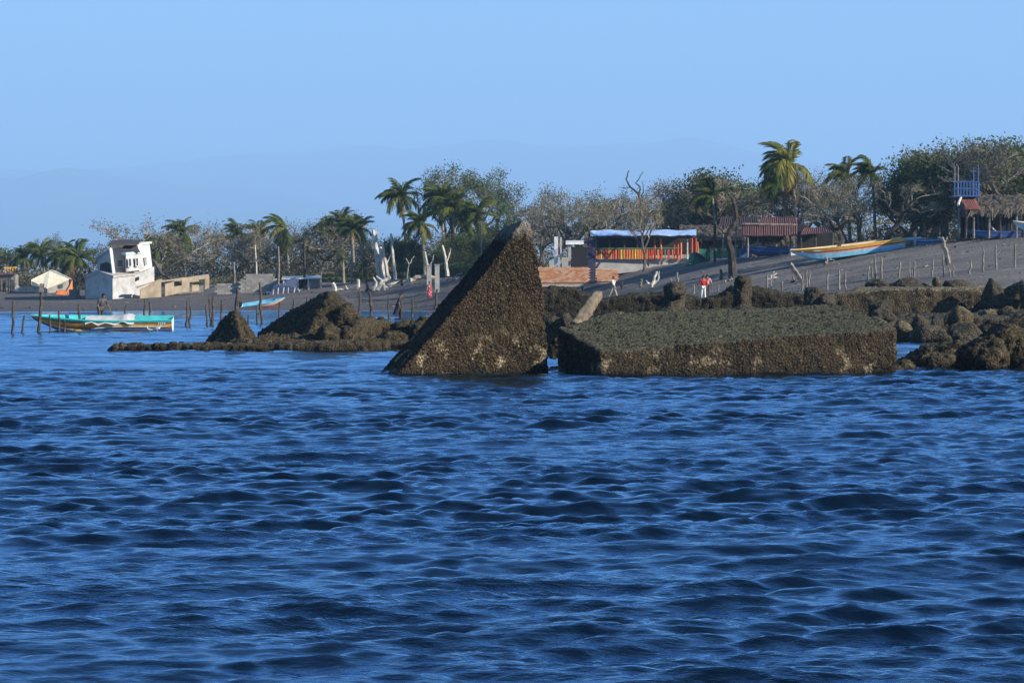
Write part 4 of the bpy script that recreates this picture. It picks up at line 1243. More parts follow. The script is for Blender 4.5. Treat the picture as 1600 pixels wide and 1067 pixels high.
# grey shed at the far left, with dark stakes before it and a yellow frame above
h = Site('grey_shed', 'plain grey shed wall cut by the left edge of the picture', 'shed', 5, 455)
h.add('wall', h.panel([(-40, 456, 0.5), (22, 454, 0.5), (22, 429, 0.5), (-40, 429, 0.5)], 3.0), 'grey')
h.add('roof', h.panel([(-42, 428.5, 0.2), (24, 428.5, 0.2), (22, 426, 3.8), (-42, 426, 3.8)], 0.1), 'rust')
h = Site('yellow_frame', 'bare yellow timber frame standing behind the grey shed', 'frame', 16, 452, D=372)
for px in (8, 12, 16, 20, 24):
    h.add('stake', h.bar((px, 453, 4), (px, 417, 4), 0.10), 'amber')
h.add('rail', h.bar((6, 419, 4), (26, 418, 4), 0.09), 'amber')
for i, px in enumerate((1, 5, 9, 13.5, 17)):
    p = G(px, 456)
    mb = MB(); mb.tube([(0, 0, -.4), (random.gauss(0, .04), 0, .7), (random.gauss(0, .06), 0, 1.5)], [.09, .085, .07], 6)
    tag(mb.obj('stake', M['post'], None, p), ordinal(i).capitalize() + ' dark stake from the picture edge before the grey shed wall', 'stake', 'dark stakes before the grey shed')
h = Site('picket_fence', 'low broken fence of white pickets left of the cream hut', 'fence', 42, 456)
for i in range(16):
    px = 24 + i * 2.3
    h.add('picket', h.bar((px, 457, 0), (px + random.uniform(-1, 1), 448 + random.uniform(-2, 2.5), 0), 0.055, None, 5), 'offwhite')
h.add('rail', h.bar((23, 452, .08), (60, 452, .08), 0.04), 'offwhite')

# tan ruined wall
h = Site('ruined_wall', 'broken tan plaster wall with gaping holes, tilting on the beach', 'ruined wall', 252, 465)
def strip(x0, x1, t0, t1, b0, b1, d0, d1, mat='tan', th=0.28):
    h.add('wall_piece', h.panel([(x0, b0, d0), (x1, b1, d1), (x1, t1, d1), (x0, t0, d0)], th), mat)
strip(219, 240, 452, 442, 468, 467, 0, .3); strip(240.2, 252, 442, 438, 467, 465, .3, .5)
h.add('wall_piece', h.panel([(215, 450, -.2), (253, 437.5, .4), (253, 435.5, .4), (214, 447.5, -.2)], 0.5), 'tan')
strip(258, 272, 444, 440, 463, 460, 1.0, 1.3)
h.add('wall_piece', h.panel([(252, 441, .9), (272, 438.5, 1.3), (272, 436, 1.3), (252, 438.3, .9)], 0.35), 'tan')
strip(272.2, 284, 436, 434, 440, 438.5, 1.3, 1.6); strip(272.2, 284, 448, 446, 460, 457, 1.3, 1.6)
strip(284.2, 296, 434, 433, 457, 456, 1.6, 1.8); strip(296.2, 311, 433, 431.5, 441, 440, 1.8, 2.1); strip(300, 311, 445, 445, 456, 454, 1.9, 2.1)
strip(311.2, 320, 431.5, 430.5, 437, 436, 2.1, 2.3); strip(320.2, 327, 430.5, 430, 452, 450, 2.3, 2.4)
h.add('wall_piece', h.panel([(287, 437.5, 3.6), (326, 431, 4.2), (326, 428.5, 4.2), (287, 434, 3.6)], 0.3), 'palegrey')
strip(262, 318, 456, 446, 462, 456, 4.0, 4.4, 'grey')

def block_wall(name, label, cat, px, py, runs, mat='grey', joint='palegrey', bw=0.42, bh=0.21, piece='block', D=None):
    """masonry: courses of single blocks standing proud of their mortar"""
    h_ = Site(name, label, cat, px, py, D=D)
    s = F / h_.D
    mb, back = MB(), MB()
    for (x0, x1, t0, t1, bot, dy) in runs:
        a, b = h_.P(x0, bot, dy), h_.P(x1, bot, dy)
        hh_ = max((bot - min(t0, t1)) / s, bh)
        n = max(1, int((b.x - a.x) / bw))
        for r__ in range(int(hh_ / bh)):
            for c in range(-1, n + 1):
                xa = a.x + (c + (0.5 if r__ % 2 else 0)) * bw
                u = (xa + bw / 2 - a.x) / max(b.x - a.x, .01)
                if u < 0.0 or u > 1.0:
                    continue
                top_here = (bot - (t0 + (t1 - t0) * u)) / s
                if (r__ + 1) * bh > top_here + bh * 0.3:
                    continue
                mb.box((xa + bw / 2, a.y + 0.07 + random.uniform(-.012, .012), a.z + (r__ + .5) * bh), (bw - 0.02, 0.14, bh - 0.02))
        h_.panel([(x0, bot + 6, dy + .09), (x1, bot + 6, dy + .09), (x1, t1 + 3, dy + .09), (x0, t0 + 3, dy + .09)], 0.08, back)
    tag(h_.add(piece, mb, mat), kind='stuff')
    h_.add('mortar', back, joint)
    return h_
block_wall('block_wall', 'unfinished grey concrete block wall with stepped top on the sand', 'wall', 400, 457,
           [(339, 375, 441, 441, 460, 0.4), (376, 384, 436, 434, 460, 0.0), (384, 426, 426, 425, 459, 0.0), (426, 431, 430, 434, 459, 0.0), (431, 435, 438, 446, 459, 0.0)], 'blocks', 'palegrey')

# navy tarp over a boat; awning hut
h = Site('covered_boat', 'boat under a crumpled navy tarp on the sand below the awning', 'boat', 446, 458)
h.add('tarp', h.panel([(423, 458, 0), (421.5, 444, .2), (427, 447, 0), (433, 444, .2), (441, 446, 0), (447, 438, .3), (463, 433, .5), (464, 450, .4), (466, 455, 0)], 1.7), 'navytarp')
h.add('hull', h.panel([(418, 461, -.2), (466, 459, .1), (474, 450, .3), (467, 453, .1), (430, 457, 0), (415, 455, -.2)], 1.1), 'navytarp')
for i in range(6):
    h.add('prop_stick', h.bar((426 + i * 8, 463, -.6), (427 + i * 8 + random.uniform(-2, 2), 451 + random.uniform(-2, 2), -.6), 0.06), 'bleached')
h = Site('awning_hut', 'small open hut under a thin white awning slab', 'hut', 478, 453)
h.add('awning', h.panel([(440, 435, 0), (503, 433.5, 0), (502, 430.5, 3.5), (441, 432, 3.5)], 0.12), 'brightwhite')
for px in (443, 465, 482, 501):
    h.add('post', h.bar((px, 455, .2), (px, 434, .2), 0.10), 'bleached')
h.add('side_wall', h.panel([(480, 453, 1.2), (500, 452, 1.2), (500, 437, 1.2), (490, 434.5, 1.2), (482, 440, 1.2)], 0.15), 'palegrey')
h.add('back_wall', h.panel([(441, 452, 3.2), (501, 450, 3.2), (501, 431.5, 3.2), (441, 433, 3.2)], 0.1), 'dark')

# twin concrete pillars
for px, lb in ((670.5, 'left one of the twin slim concrete pillars on the sand'), (683, 'right one of the twin slim concrete pillars on the sand')):
    p = G(px, 458); s = F / p.y
    mb = MB()
    hgt = 43 / s
    mb.box((0, 0, hgt / 2 - .2), (7 / s, .35, hgt + .4))
    mb.box((0, 0, hgt + .03), (8.5 / s, .45, .07))
    tag(mb.obj('concrete_pillar', M['palegrey'], None, p), lb, 'pillar', 'twin concrete pillars')

# orange brick garden wall
block_wall('brick_wall', 'low orange brick wall between the fin and the purple column', 'brick wall', 880, 440,
           [(826, 920, 416, 416, 442, 0.0), (933, 965, 418, 420, 440, 0.2)], 'brick', 'mortar', 0.29, 0.105, 'brick', G(1000, 424).y - 2.5)
h = Site('shaded_column', 'thick dark purple painted column at the left corner of the restaurant', 'column', 925, 438, D=G(1000, 424).y - 0.4)
h.add('shaft', h.panel([(918, 440, 0), (931, 440, 0), (931, 379, 0), (918, 379, 0)], 0.7), 'purple')
h.add('beam', h.panel([(916, 379, -.1), (933, 379, -.1), (933, 374, -.1), (916, 374, -.1)], 0.9), 'purple')
# pale hut behind the brick wall
h = Site('pale_hut', 'pale unfinished hut with two bare columns behind the brick wall', 'hut', 880, 428)
h.add('column', h.panel([(866, 430, 1.5), (872, 430, 1.5), (872, 370, 1.5), (866, 370, 1.5)], 0.4), 'brightwhite')
h.add('column', h.panel([(888, 430, 2.2), (892, 430, 2.2), (892, 380, 2.2), (888, 380, 2.2)], 0.35), 'palegrey')
h.add('column', h.panel([(875, 430, 1.7), (878, 430, 1.7), (878, 371, 1.7), (875, 371, 1.7)], 0.3), 'palegrey')
h.add('wall', h.panel([(858, 430, 4), (888, 430, 4), (888, 402, 4), (858, 402, 4)], 0.2), 'palegrey')
h.add('roof_slab', h.panel([(884, 379.5, 1.8), (912, 379, 2.2), (912, 375.5, 5), (884, 376, 5)], 0.15), 'brightwhite')
h.add('wall', h.panel([(893, 428, 4.5), (917, 426, 4.5), (917, 386, 4.5), (893, 386, 4.5)], 0.2), 'dark')

# colourful restaurant
h = Site('beach_restaurant', 'open restaurant with red and yellow plank balustrade under a blue tarp roof', 'restaurant', 1000, 424)
h.add('plinth', h.panel([(931, 432, .5), (1092, 412, .8), (1092, 402, .8), (1060, 404.5, .6), (931, 405, .5)], 5.5), 'palegrey')
tp = MB()
rr_ = random.Random(5)
nx, ny = 26, 5
grid = []
for j in range(ny):
    for i in range(nx):
        u, v = i / (nx - 1), j / (ny - 1)
        px = 922 + (1088 - 922) * u + (4 * v if u < .1 else 0)
        py = (368.0 + 0.7 * math.sin(u * 19) + rr_.uniform(-.6, .6)) * (1 - v) + (359.5 + 0.8 * math.sin(u * 23 + 1)) * v - 0.9 * math.sin(math.pi * v) + (-5 * (1 - u * 18) * (1 - v) if u < .055 else 0)
        grid.append(h.P(px, py, -0.3 + 4.6 * v))
nv = len(grid)
tp.add(grid + [g + Vector((0, 0, -.03)) for g in grid], [(j * nx + i, j * nx + i + 1, (j + 1) * nx + i + 1, (j + 1) * nx + i) for j in range(ny - 1) for i in range(nx - 1)] +
       [(nv + j * nx + i, nv + (j + 1) * nx + i, nv + (j + 1) * nx + i + 1, nv + j * nx + i + 1) for j in range(ny - 1) for i in range(nx - 1)])
h.add('tarp_roof', tp, 'bluetarp')
h.add('eave_beam', h.bar((922, 371, .1), (1088, 371, .1), 0.08), 'post')
pal = ['red', 'yellow', 'orange', 'red', 'orange', 'red', 'yellow', 'orange']
x = 931.0
i = 0
while x < 1022:
    wd = rr_.uniform(1.9, 3.1)
    c = rr_.choice(pal)
    tpy = 388 + rr_.uniform(-.5, 1.2)
    h.add('plank', h.panel([(x, 405, .25), (x + wd, 405, .25), (x + wd, tpy, .25), (x, tpy, .25)], 0.05), c)
    x += wd + rr_.uniform(.7, 1.9)
for x, wd, c in [(1022, 3, 'red'), (1027, 3, 'orange'), (1033, 2.5, 'red'), (1038.5, 2, 'green'), (1043, 3.5, 'red'), (1050, 2, 'orange')]:
    h.add('plank', h.panel([(x, 405, .25), (x + wd, 405, .25), (x + wd, 390, .25), (x, 390, .25)], 0.05), c)
h.add('rail', h.bar((930, 388.5, .2), (1062, 388, .2), 0.045), 'green')
h.add('rail', h.bar((930, 398, .35), (1062, 398, .35), 0.04), 'post')
for px, tp_, bt, c, r in [(931, 371, 405, 'post', .08), (952, 371, 405, 'post', .07), (975, 371, 405, 'post', .07), (996, 371, 405, 'post', .07), (1023, 371, 405, 'red', .09), (1032, 372, 405, 'orange', .09), (1059, 371, 405, 'red', .10),
                          (1064, 371, 404, 'orange', .08), (1054, 376, 404, 'red', .06), (1081, 371, 404, 'red', .09), (1087, 372, 403, 'red', .08), (1090, 378, 403, 'orange', .06), (1074, 375, 404, 'bleached', .07)]:
    h.add('post', h.bar((px, bt + 1, .45), (px, tp_, .45), r), c)
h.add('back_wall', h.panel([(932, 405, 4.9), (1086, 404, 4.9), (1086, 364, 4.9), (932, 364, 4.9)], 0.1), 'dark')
h.add('counter', h.panel([(950, 404.6, 3.2), (1020, 404.6, 3.2), (1020, 394, 3.2), (950, 394, 3.2)], 0.6), 'brown')
# thatched shelter and green net fence
h = Site('thatched_shelter', 'grey thatched shelter between the restaurant and the rusty roofs', 'shelter', 1115, 407, D=G(1000, 424).y + 7)
thatch(h, [(1060, 372, 0), (1164, 371, 0), (1164, 351, 5.5), (1062, 353, 5.5)], 420, seed=3)
thatch(h, [(1078, 384, .6), (1160, 384, .6), (1160, 371, 1.6), (1078, 371, 1.6)], 160, seed=4, thick=0.1, name='hanging_fronds')
for px in (1097, 1108, 1117, 1128, 1139, 1150, 1160):
    h.add('post', h.bar((px, 408, .8 + random.uniform(-.3, .5)), (px + random.uniform(-1.5, 1.5), 366, 1.4), 0.085), random.choice(['post', 'fencepost']))
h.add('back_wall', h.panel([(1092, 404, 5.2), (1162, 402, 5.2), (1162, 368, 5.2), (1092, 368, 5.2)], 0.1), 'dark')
h = Site('net_fence', 'green netting fence hung on low posts in front of the thatched shelter', 'fence', 1125, 408, D=G(1000, 424).y + 5)
h.add('net', h.panel([(1091, 405, 0), (1163, 403, 0.2), (1163, 389, .2), (1140, 388, .1), (1115, 389, 0), (1091, 388.5, 0)], 0.04), 'greennet')
h.add('white_base', h.panel([(1110, 408, -.15), (1155, 405.5, -.1), (1155, 402.5, -.1), (1110, 404, -.15)], 0.3), 'palegrey')
for px in (1091, 1109, 1127, 1146, 1163):
    h.add('post', h.bar((px, 408, -.05), (px, 386, -.05), 0.06), 'post')
h = Site('dark_pole', 'tall dark pole in front of the net fence, left of the crooked tree', 'pole', 1117, 409)
h.add('pole', h.bar((1117, 412, -.4), (1117, 350, -.4), 0.12), 'darkbark')
h = Site('upturned_boat', 'dark green small boat lying aslant at the right end of the restaurant', 'boat', 1090, 412)
h.add('hull', h.panel([(1077, 413, -.6), (1103, 412, .3), (1108, 408, .4), (1098, 399, .3), (1086, 393, 0), (1085, 401, 0)], 0.9), 'greennet')
h.add('keel', h.bar((1084, 394, -.05), (1109, 408.5, .3), 0.07), 'darkbark')

# rusty roofed shelters
def sheet_roof(site, corners, mat, nrib, name='roof'):
    """corrugated sheet: each corrugated sheet is its own part"""
    fl, fr, br, bl = corners
    for i in range(nrib):
        u0, u1 = i / nrib, (i + 1) / nrib - 0.04 / nrib
        l3 = lambda a, b, u: tuple(a[k_] + (b[k_] - a[k_]) * u for k_ in range(3))
        mb = MB()
        m_ = 6
        for j in range(m_):
            a0, a1 = u0 + (u1 - u0) * j / m_, u0 + (u1 - u0) * (j + 1) / m_
            z0, z1 = (0.035 if j % 2 else -0.035), (-0.035 if j % 2 else 0.035)
            q = [site.P(*l3(fl, fr, a0)), site.P(*l3(fl, fr, a1)), site.P(*l3(bl, br, a1)), site.P(*l3(bl, br, a0))]
            q[0].z += z0; q[3].z += z0; q[1].z += z1; q[2].z += z1
            dn = Vector((0, 0, -.03))
            mb.add(q + [p_ + dn for p_ in q], [(0, 1, 2, 3), (7, 6, 5, 4), (0, 4, 5, 1), (2, 6, 7, 3)])
        for v_i, jit in enumerate([random.uniform(-.03, .03)]):
            mb.v = [(x_, y_, z_ + jit) for x_, y_, z_ in mb.v]
        site.add('roof_sheet', mb, mat)
h = Site('rusty_shelter', 'long open shelter under dark rusty sheet roofs behind the crooked tree', 'shelter', 1205, 400)
sheet_roof(h, [(1160, 368, -.4), (1246, 368, -.4), (1246, 351, 3.2), (1160, 351, 3.2)], 'rust', 8)
h.add('ridge_batten', h.bar((1159, 350.4, 3.0), (1246, 351.5, 3.0), 0.09), 'fencepost')
sheet_roof(h, [(1186, 350.5, 3.4), (1246, 350.5, 3.4), (1244, 339.5, 6.4), (1188, 339.5, 6.4)], 'rust', 6)
sheet_roof(h, [(1122, 353, 2.4), (1187, 351.5, 2.6), (1184, 339.5, 6.0), (1126, 338.5, 6.0)], 'rustdark', 6)
for px, d, r in ((1168, -.2, .09), (1185, .8, .08), (1235, -.2, .10), (1240, 1.2, .07), (1212, 3.2, .08), (1130, 2.8, .09), (1150, 3, .07)):
    h.add('post', h.bar((px, 402, d), (px, 366 if px > 1155 else 352, d), r), 'fencepost')
thatch(h, [(1185, 377, 1.5), (1240, 377, 1.5), (1240, 366, 2.4), (1185, 366, 2.4)], 130, seed=8, thick=0.1, name='hanging_fronds')
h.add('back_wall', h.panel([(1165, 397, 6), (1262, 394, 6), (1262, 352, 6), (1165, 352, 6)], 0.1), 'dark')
h = Site('lean_to', 'small low rusty lean to over the bow of the big striped boat', 'shelter', 1280, 396)
sheet_roof(h, [(1250, 366, 2.2), (1304, 363, 2.2), (1298, 354, 5.2), (1256, 356, 5.2)], 'rust', 5)
for px in (1252, 1274, 1301):
    h.add('post', h.bar((px, 398, 2.5), (px, 364, 2.5), 0.09), 'post')
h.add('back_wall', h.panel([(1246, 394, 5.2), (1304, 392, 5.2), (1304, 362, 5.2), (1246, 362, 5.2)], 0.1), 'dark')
h = Site('orange_crate', 'small orange crate standing under the rusty shelter', 'crate', 1180, 399)
h.add('box', h.panel([(1175.5, 398, .3), (1183.5, 398, .3), (1183.5, 388.5, .3), (1175.5, 388.5, .3)], 0.4), 'amber')
h.add('lid', h.panel([(1175, 389.3, .25), (1184, 389.3, .25), (1184, 387.8, .25), (1175, 387.8, .25)], 0.5), 'orange')
h = Site('white_cooler', 'white cooler box between the rusty shelter and the striped boat', 'cooler', 1243, 399)
h.add('body', h.panel([(1236, 400, 0), (1249, 399.5, 0), (1249, 391, 0), (1236, 391, 0)], 0.6), 'brightwhite')
h.add('lid', h.panel([(1235.5, 391, -.05), (1249.5, 391, -.05), (1249.5, 389, -.05), (1235.5, 389, -.05)], 0.7), 'paleblue')
# palapa at right with tiled corner, and the blue lookout
h = Site('palapa', 'large thatched palapa with red tiled corner on top of the sand bank', 'palapa', 1545, 372)
thatch(h, [(1519, 329, -.4), (1640, 327, -.4), (1650, 303, 5.5), (1524, 307, 5.5)], 620, seed=9, thick=0.3, hang=0.7)
tl = MB()
for i in range(7):
    u0 = 1502 + i * 3.0
    a, b = (u0 + 8.0, 325.6 + 0.05 * i, -.5), (u0 - 1.0, 309.0, 3.8)
    h.add('roof_tile_row', h.bar(a, b, 0.095, None, 6), 'tile')
h.add('tile_bed', h.panel([(1508, 326.5, -.45), (1533, 326.5, -.45), (1524, 309.5, 3.85), (1500, 309.5, 3.85)], 0.1), 'tile')
h.add('gable', h.panel([(1496, 338, 1.2), (1509, 338, -.3), (1509, 327, -.4), (1500, 310, 2.6), (1496, 322, 1.3)], 0.12), 'roofdark')
h.add('barge_board', h.bar((1497, 321, 1.1), (1501.5, 309, 2.6), 0.10), 'offwhite')
for px, d, mt in [(1498.5, .6, 'fencepost'), (1509, -.2, 'post'), (1521.5, -.1, 'fencepost'), (1534, .8, 'post'), (1545, -.3, 'fencepost'), (1553, 1.5, 'post'), (1563, -.2, 'post'), (1573, 1.2, 'post'), (1588, -.3, 'fencepost'), (1599, .8, 'post'),
                  (1515, 4, 'post'), (1529, 4.2, 'post'), (1541, 4.4, 'post'), (1557, 4.2, 'post'), (1580, 4.3, 'post')]:
    h.add('post', h.bar((px, 372.5, d), (px + random.uniform(-1, 1), 326, d), 0.085), mt)
h.add('brace', h.bar((1546, 352, .6), (1556, 362, .6), 0.07), 'bleached')
h.add('screen_wall', h.panel([(1499, 371, 5.4), (1620, 371, 5.4), (1620, 336, 5.4), (1499, 336, 5.4)], 0.1), 'dark')
h.add('eave_beam', h.bar((1508, 336, -.2), (1630, 336, -.2), 0.09), 'post')
h = Site('lookout_platform', 'blue railed lookout platform on tall poles behind the palapa corner', 'lookout', 1510, 375, D=232)
h.o.z = h.t.location.z = on_ground(1510, 232).z
for px, b, t_, d in [(1491.5, 374, 260, 0), (1497, 374, 260, 2), (1521, 374, 262, 2), (1528.5, 374, 261, 0)]:
    h.add('pole', h.bar((px, b, d), (px, t_, d), 0.055), 'fencepost' if px < 1500 else 'royal')
h.add('deck', h.panel([(1489.5, 307.5, -.3), (1531, 307.5, -.3), (1531, 305.5, -.3), (1489.5, 305.5, -.3)], 2.4), 'royal')
for z_ in (284.5, 295):
    h.add('rail', h.bar((1490, z_, -.2), (1530, z_, -.2), 0.06), 'royal')
    h.add('rail', h.bar((1491, z_, 2.0), (1529, z_, 2.0), 0.06), 'royal')
for i in range(9):
    px = 1491 + i * 4.8
    h.add('baluster', h.panel([(px, 305.5, -.25), (px + 1.7, 305.5, -.25), (px + 1.7, 284, -.25), (px, 284, -.25)], 0.05), 'royal')
for px, tp_, bs, r, mt, lb in [(366, 410, 452, .10, 'fencepost', 'pale slim pole left of the grey block wall'), (434.5, 385, 446, .11, 'fencepost', 'tall pale pole at the right end of the grey block wall'),
                              (475.5, 376, 452, .13, 'darkbark', 'tall dark pole in front of the awning hut'), (501, 420, 446, .09, 'fencepost', 'short pale pole at the right end of the awning'),
                              (401, 378, 440, .09, 'bleached', 'broken pale pole among the trees behind the block wall'), (549, 370, 444, .09, 'fencepost', 'thin straight pole beside the two close palms'),
                              (1429, 354, 374, .10, 'bleached', 'short pale post before the dark trees left of the lookout'), (1471, 338, 376, .10, 'darkbark', 'slim dark pole left of the lookout'), (1478, 338, 376, .09, 'darkbark', 'slim dark pole beside the lookout poles')]:
    p = G(px, bs); s = F / p.y
    mb = MB(); mb.tube([(0, 0, -.4), (random.gauss(0, .05), 0, (bs - tp_) / s * .5), (random.gauss(0, .07), 0, (bs - tp_) / s)], [r, r * .9, r * .75], 7)
    tag(mb.obj('pole', M[mt], None, p), lb, 'pole')
h = Site('lamp_pole', 'thin pole with short cross arm behind the slope of the fin', 'pole', 753, 405, D=300)
h.o.z = h.t.location.z = on_ground(753, 300).z
h.add('pole', h.bar((753, 420, 0), (751.5, 346, 0), 0.09), 'fencepost')
h.add('cross_arm', h.bar((746, 348.5, 0), (761, 347.5, 0), 0.06), 'fencepost')
#@@BUILD

# ---------------------------------------------------------------- boats
def boat(name, label, cat, loc, rot, L, B, H, bands, inner, thwarts=3, group=None, motor=False, transom='brightwhite', rub='offwhite'):
    """open planked fishing boat, bow towards -x; bands: paint names from keel to sheer"""
    t = thing(name, label, cat, loc, 0, group, rot)
    mats = []
    def mi(nm):
        if M[nm] not in mats:
            mats.append(M[nm])
        return mats.index(M[nm])
    n = 18
    nb = len(bands)
    vv = [0.0] + [0.30 + 0.70 * j / nb for j in range(nb + 1)]
    def sect(u, off=0.0):
        half = B / 2 * (0.78 + 0.34 * u - 0.12 * u * u) * max(0.0, 1 - max(0, (u - 0.42) / 0.58) ** 2.4)
        half = max(half - off, 0.012)
        sheer = H * (0.86 + 0.10 * (u - .35) ** 2 + 0.38 * max(0, u - .45) ** 1.8)
        keel = H * 0.80 * max(0, (u - 0.74) / 0.26) ** 2.2 + off
        out = []
        for v in vv:
            w_ = (0.0 if v == 0 else (0.72 + 0.28 * ((v - .3) / .7) ** 0.8))
            z = keel + (sheer - keel) * (v if v > 0 else 0) ** (1.0 if v else 1)
            if v == 0.30:
                z = keel + (sheer - keel) * 0.16
            x = L / 2 - u * L - 0.10 * L * (u ** 5) * (z / H - .4)
            out.append((x, half * w_, z))
        return out
    mb = MB()
    S = [sect(i / n) for i in range(n + 1)]
    I = [sect(i / n * 0.965 + 0.008, 0.045) for i in range(n + 1)]
    nv = len(vv)
    for side in (-1, 1):
        for i in range(n):
            for j in range(nv - 1):
                m_ = mi(bands[max(j - 1, 0)])
                q = [S[i][j], S[i + 1][j], S[i + 1][j + 1], S[i][j + 1]]
                mb.add([(x, side * y, z) for x, y, z in q], [(0, 1, 2, 3) if side > 0 else (3, 2, 1, 0)], m_)
                q = [I[i][j], I[i + 1][j], I[i + 1][j + 1], I[i][j + 1]]
                mb.add([(x, side * y, z + (0.02 if j == 0 else 0)) for x, y, z in q], [(3, 2, 1, 0) if side > 0 else (0, 1, 2, 3)], mi(inner))
    mb.add([(x, y, z) for x, y, z in S[0]] + [(x, -y, z) for x, y, z in S[0]], [tuple(range(nv)) + tuple(range(2 * nv - 1, nv - 1, -1))], mi(transom))
    mb.add([(x, y, z) for x, y, z in I[0]] + [(x, -y, z) for x, y, z in I[0]], [tuple(range(nv)) + tuple(range(2 * nv - 1, nv - 1, -1))], mi(inner))
    link('hull', mb.mesh('hull', mats), t)
    for side in (-1, 1):
        g = MB()
        g.tube([(s[-1][0], side * (s[-1][1] - .01), s[-1][2] + .012) for s in S], [0.038] * len(S), 5)
        g.obj('gunwale', M[rub], t)
    for k_ in range(thwarts):
        u = 0.14 + 0.6 * k_ / max(thwarts - 1, 1)
        s = sect(u, 0.05)
        b = MB(); b.box((s[-1][0], 0, s[-1][2] - 0.16), (0.24, 2 * s[-2][1], 0.045))
        b.obj('thwart', M[inner], t)
    b = MB(); q = sect(0.9, 0.03)
    r0 = [sect(u, 0.03)[-1] for u in (0.80, 0.86, 0.92, 0.97)]
    b.add([(x, y, z - .02) for x, y, z in r0] + [(x, -y, z - .02) for x, y, z in r0], [(0, 1, 5, 4), (1, 2, 6, 5), (2, 3, 7, 6)])
    b.obj('fore_deck', M[inner], t)
    if motor:
        x0, z0 = L / 2 + 0.12, S[0][-1][2]
        mo = MB(); mo.box((x0, 0, z0 + .18), (.42, .30, .34), (0, -.3, 0)); mo.ball((x0, 0, z0 + .33), .19, 8, 5, (1.1, .8, .7))
        m1 = mo.obj('outboard_motor', M['black'], t)
        lg = MB(); lg.tube([(x0 + .02, 0, z0 + .05), (x0 + .12, 0, z0 - .45), (x0 + .14, 0, z0 - .62)], [.075, .06, .05], 6)
        lg.obj('shaft', M['black'], m1)
    return t, S, sect

# the turquoise boat in the shallows
p = W(166, 517, 157.5); s = F / 157.5
LB = 208 / s
t, S, sect = boat('fishing_boat', 'turquoise open fishing boat with brown and orange side moored among posts in the shallows', 'boat', (p.x, p.y, -0.13), (R(8), 0, R(1.5)), LB, 1.75, 0.86,
                  ['blue', 'brown', 'orange', 'amber', 'brown', 'turquoise'], 'turquoise', 4, None, False, 'paleblue', 'turquoise')
# white waves painted on the side, standing just proud of the planking
def side_paint(t, sect, pts, wd, mat, name):
    mb = MB()
    q = []
    for u, v in pts:
        u = min(max(u, 0.0), 0.995)
        st = sect(u)
        f = v * (len(st) - 1); j = min(int(f), len(st) - 2); a, b = Vector(st[j]), Vector(st[j + 1])
        r_ = a.lerp(b, f - j)
        q.append((Vector((r_.x, -r_.y - 0.012, r_.z))))
    for (a, b), (w0, w1) in zip(zip(q[:-1], q[1:]), zip(wd[:-1], wd[1:])):
        u_ = Vector((0, -0.004, 1))
        mb.add([a - u_ * w0, b - u_ * w1, b + u_ * w1, a + u_ * w0], [(0, 1, 2, 3)])
    return mb.obj(name, M[mat], t)
side_paint(t, sect, [(0.60, .32), (0.52, .46), (0.40, .55), (0.26, .52), (0.12, .50), (0.02, .52)], [.02, .05, .035, .03, .025, .02], 'offwhite', 'painted_wave')
side_paint(t, sect, [(0.56, .62), (0.48, .70), (0.36, .66), (0.24, .64)], [.01, .03, .025, .01], 'amber', 'painted_wave')
side_paint(t, sect, [(0.96, .42), (0.86, .30), (0.72, .24), (0.62, .22)], [.03, .05, .05, .02], 'amber', 'painted_wave')
for i, (u, w_) in enumerate([(0.10, .03), (0.085, .04), (0.07, .03), (0.055, .035)]):
    side_paint(t, sect, [(u, .80), (u - .006, .80)], [.06, .06], 'brightwhite', 'painted_mark')
# pale tarp lying over the middle of it
tp = MB()
pts = []
nu, nv_ = 16, 7
for i in range(nu):
    u = 0.28 + 0.36 * i / (nu - 1)
    st = sect(u)[-1]
    for j in range(nv_):
        a = -1 + 2 * j / (nv_ - 1)
        bulge = 0.09 * (1 - abs(a) ** 3) + (0.14 * math.exp(-((u - .34) / .05) ** 2)) * (1 - a * a * .5) + 0.02 * math.sin(i * 2.1 + j)
        y = st[1] * 1.05 * a
        z = st[2] + bulge - (0.22 * (0.7 + .3 * math.sin(i * 1.3)) if j == 0 else (0.05 if j == nv_ - 1 else 0))
        pts.append((st[0], y, z))
tp.add(pts + [(x, y, z - .02) for x, y, z in pts], [(i * nv_ + j, i * nv_ + j + 1, (i + 1) * nv_ + j + 1, (i + 1) * nv_ + j) for i in range(nu - 1) for j in range(nv_ - 1)])
lt = tp.obj('tarp', M['greytarp'], None, t.location, t.rotation_euler, True)
tag(lt, 'pale grey tarp draped over the middle of the turquoise boat', 'tarp')
# small blue boat on the sand
p = G(411, 481); s = F / p.y
t, S, sect = boat('fishing_boat', 'small sky blue boat with red and white side lying on the sand', 'boat', (p.x, p.y, p.z + 0.02), (R(16), R(-9), R(180 - 8)), 66 / s, 1.35, 0.55,
                  ['red', 'offwhite', 'offwhite', 'yellow', 'paleblue', 'blue'], 'skyblue', 3, None, True, 'blue', 'skyblue')
t.rotation_euler = (R(-16), R(9), R(180 - 6))
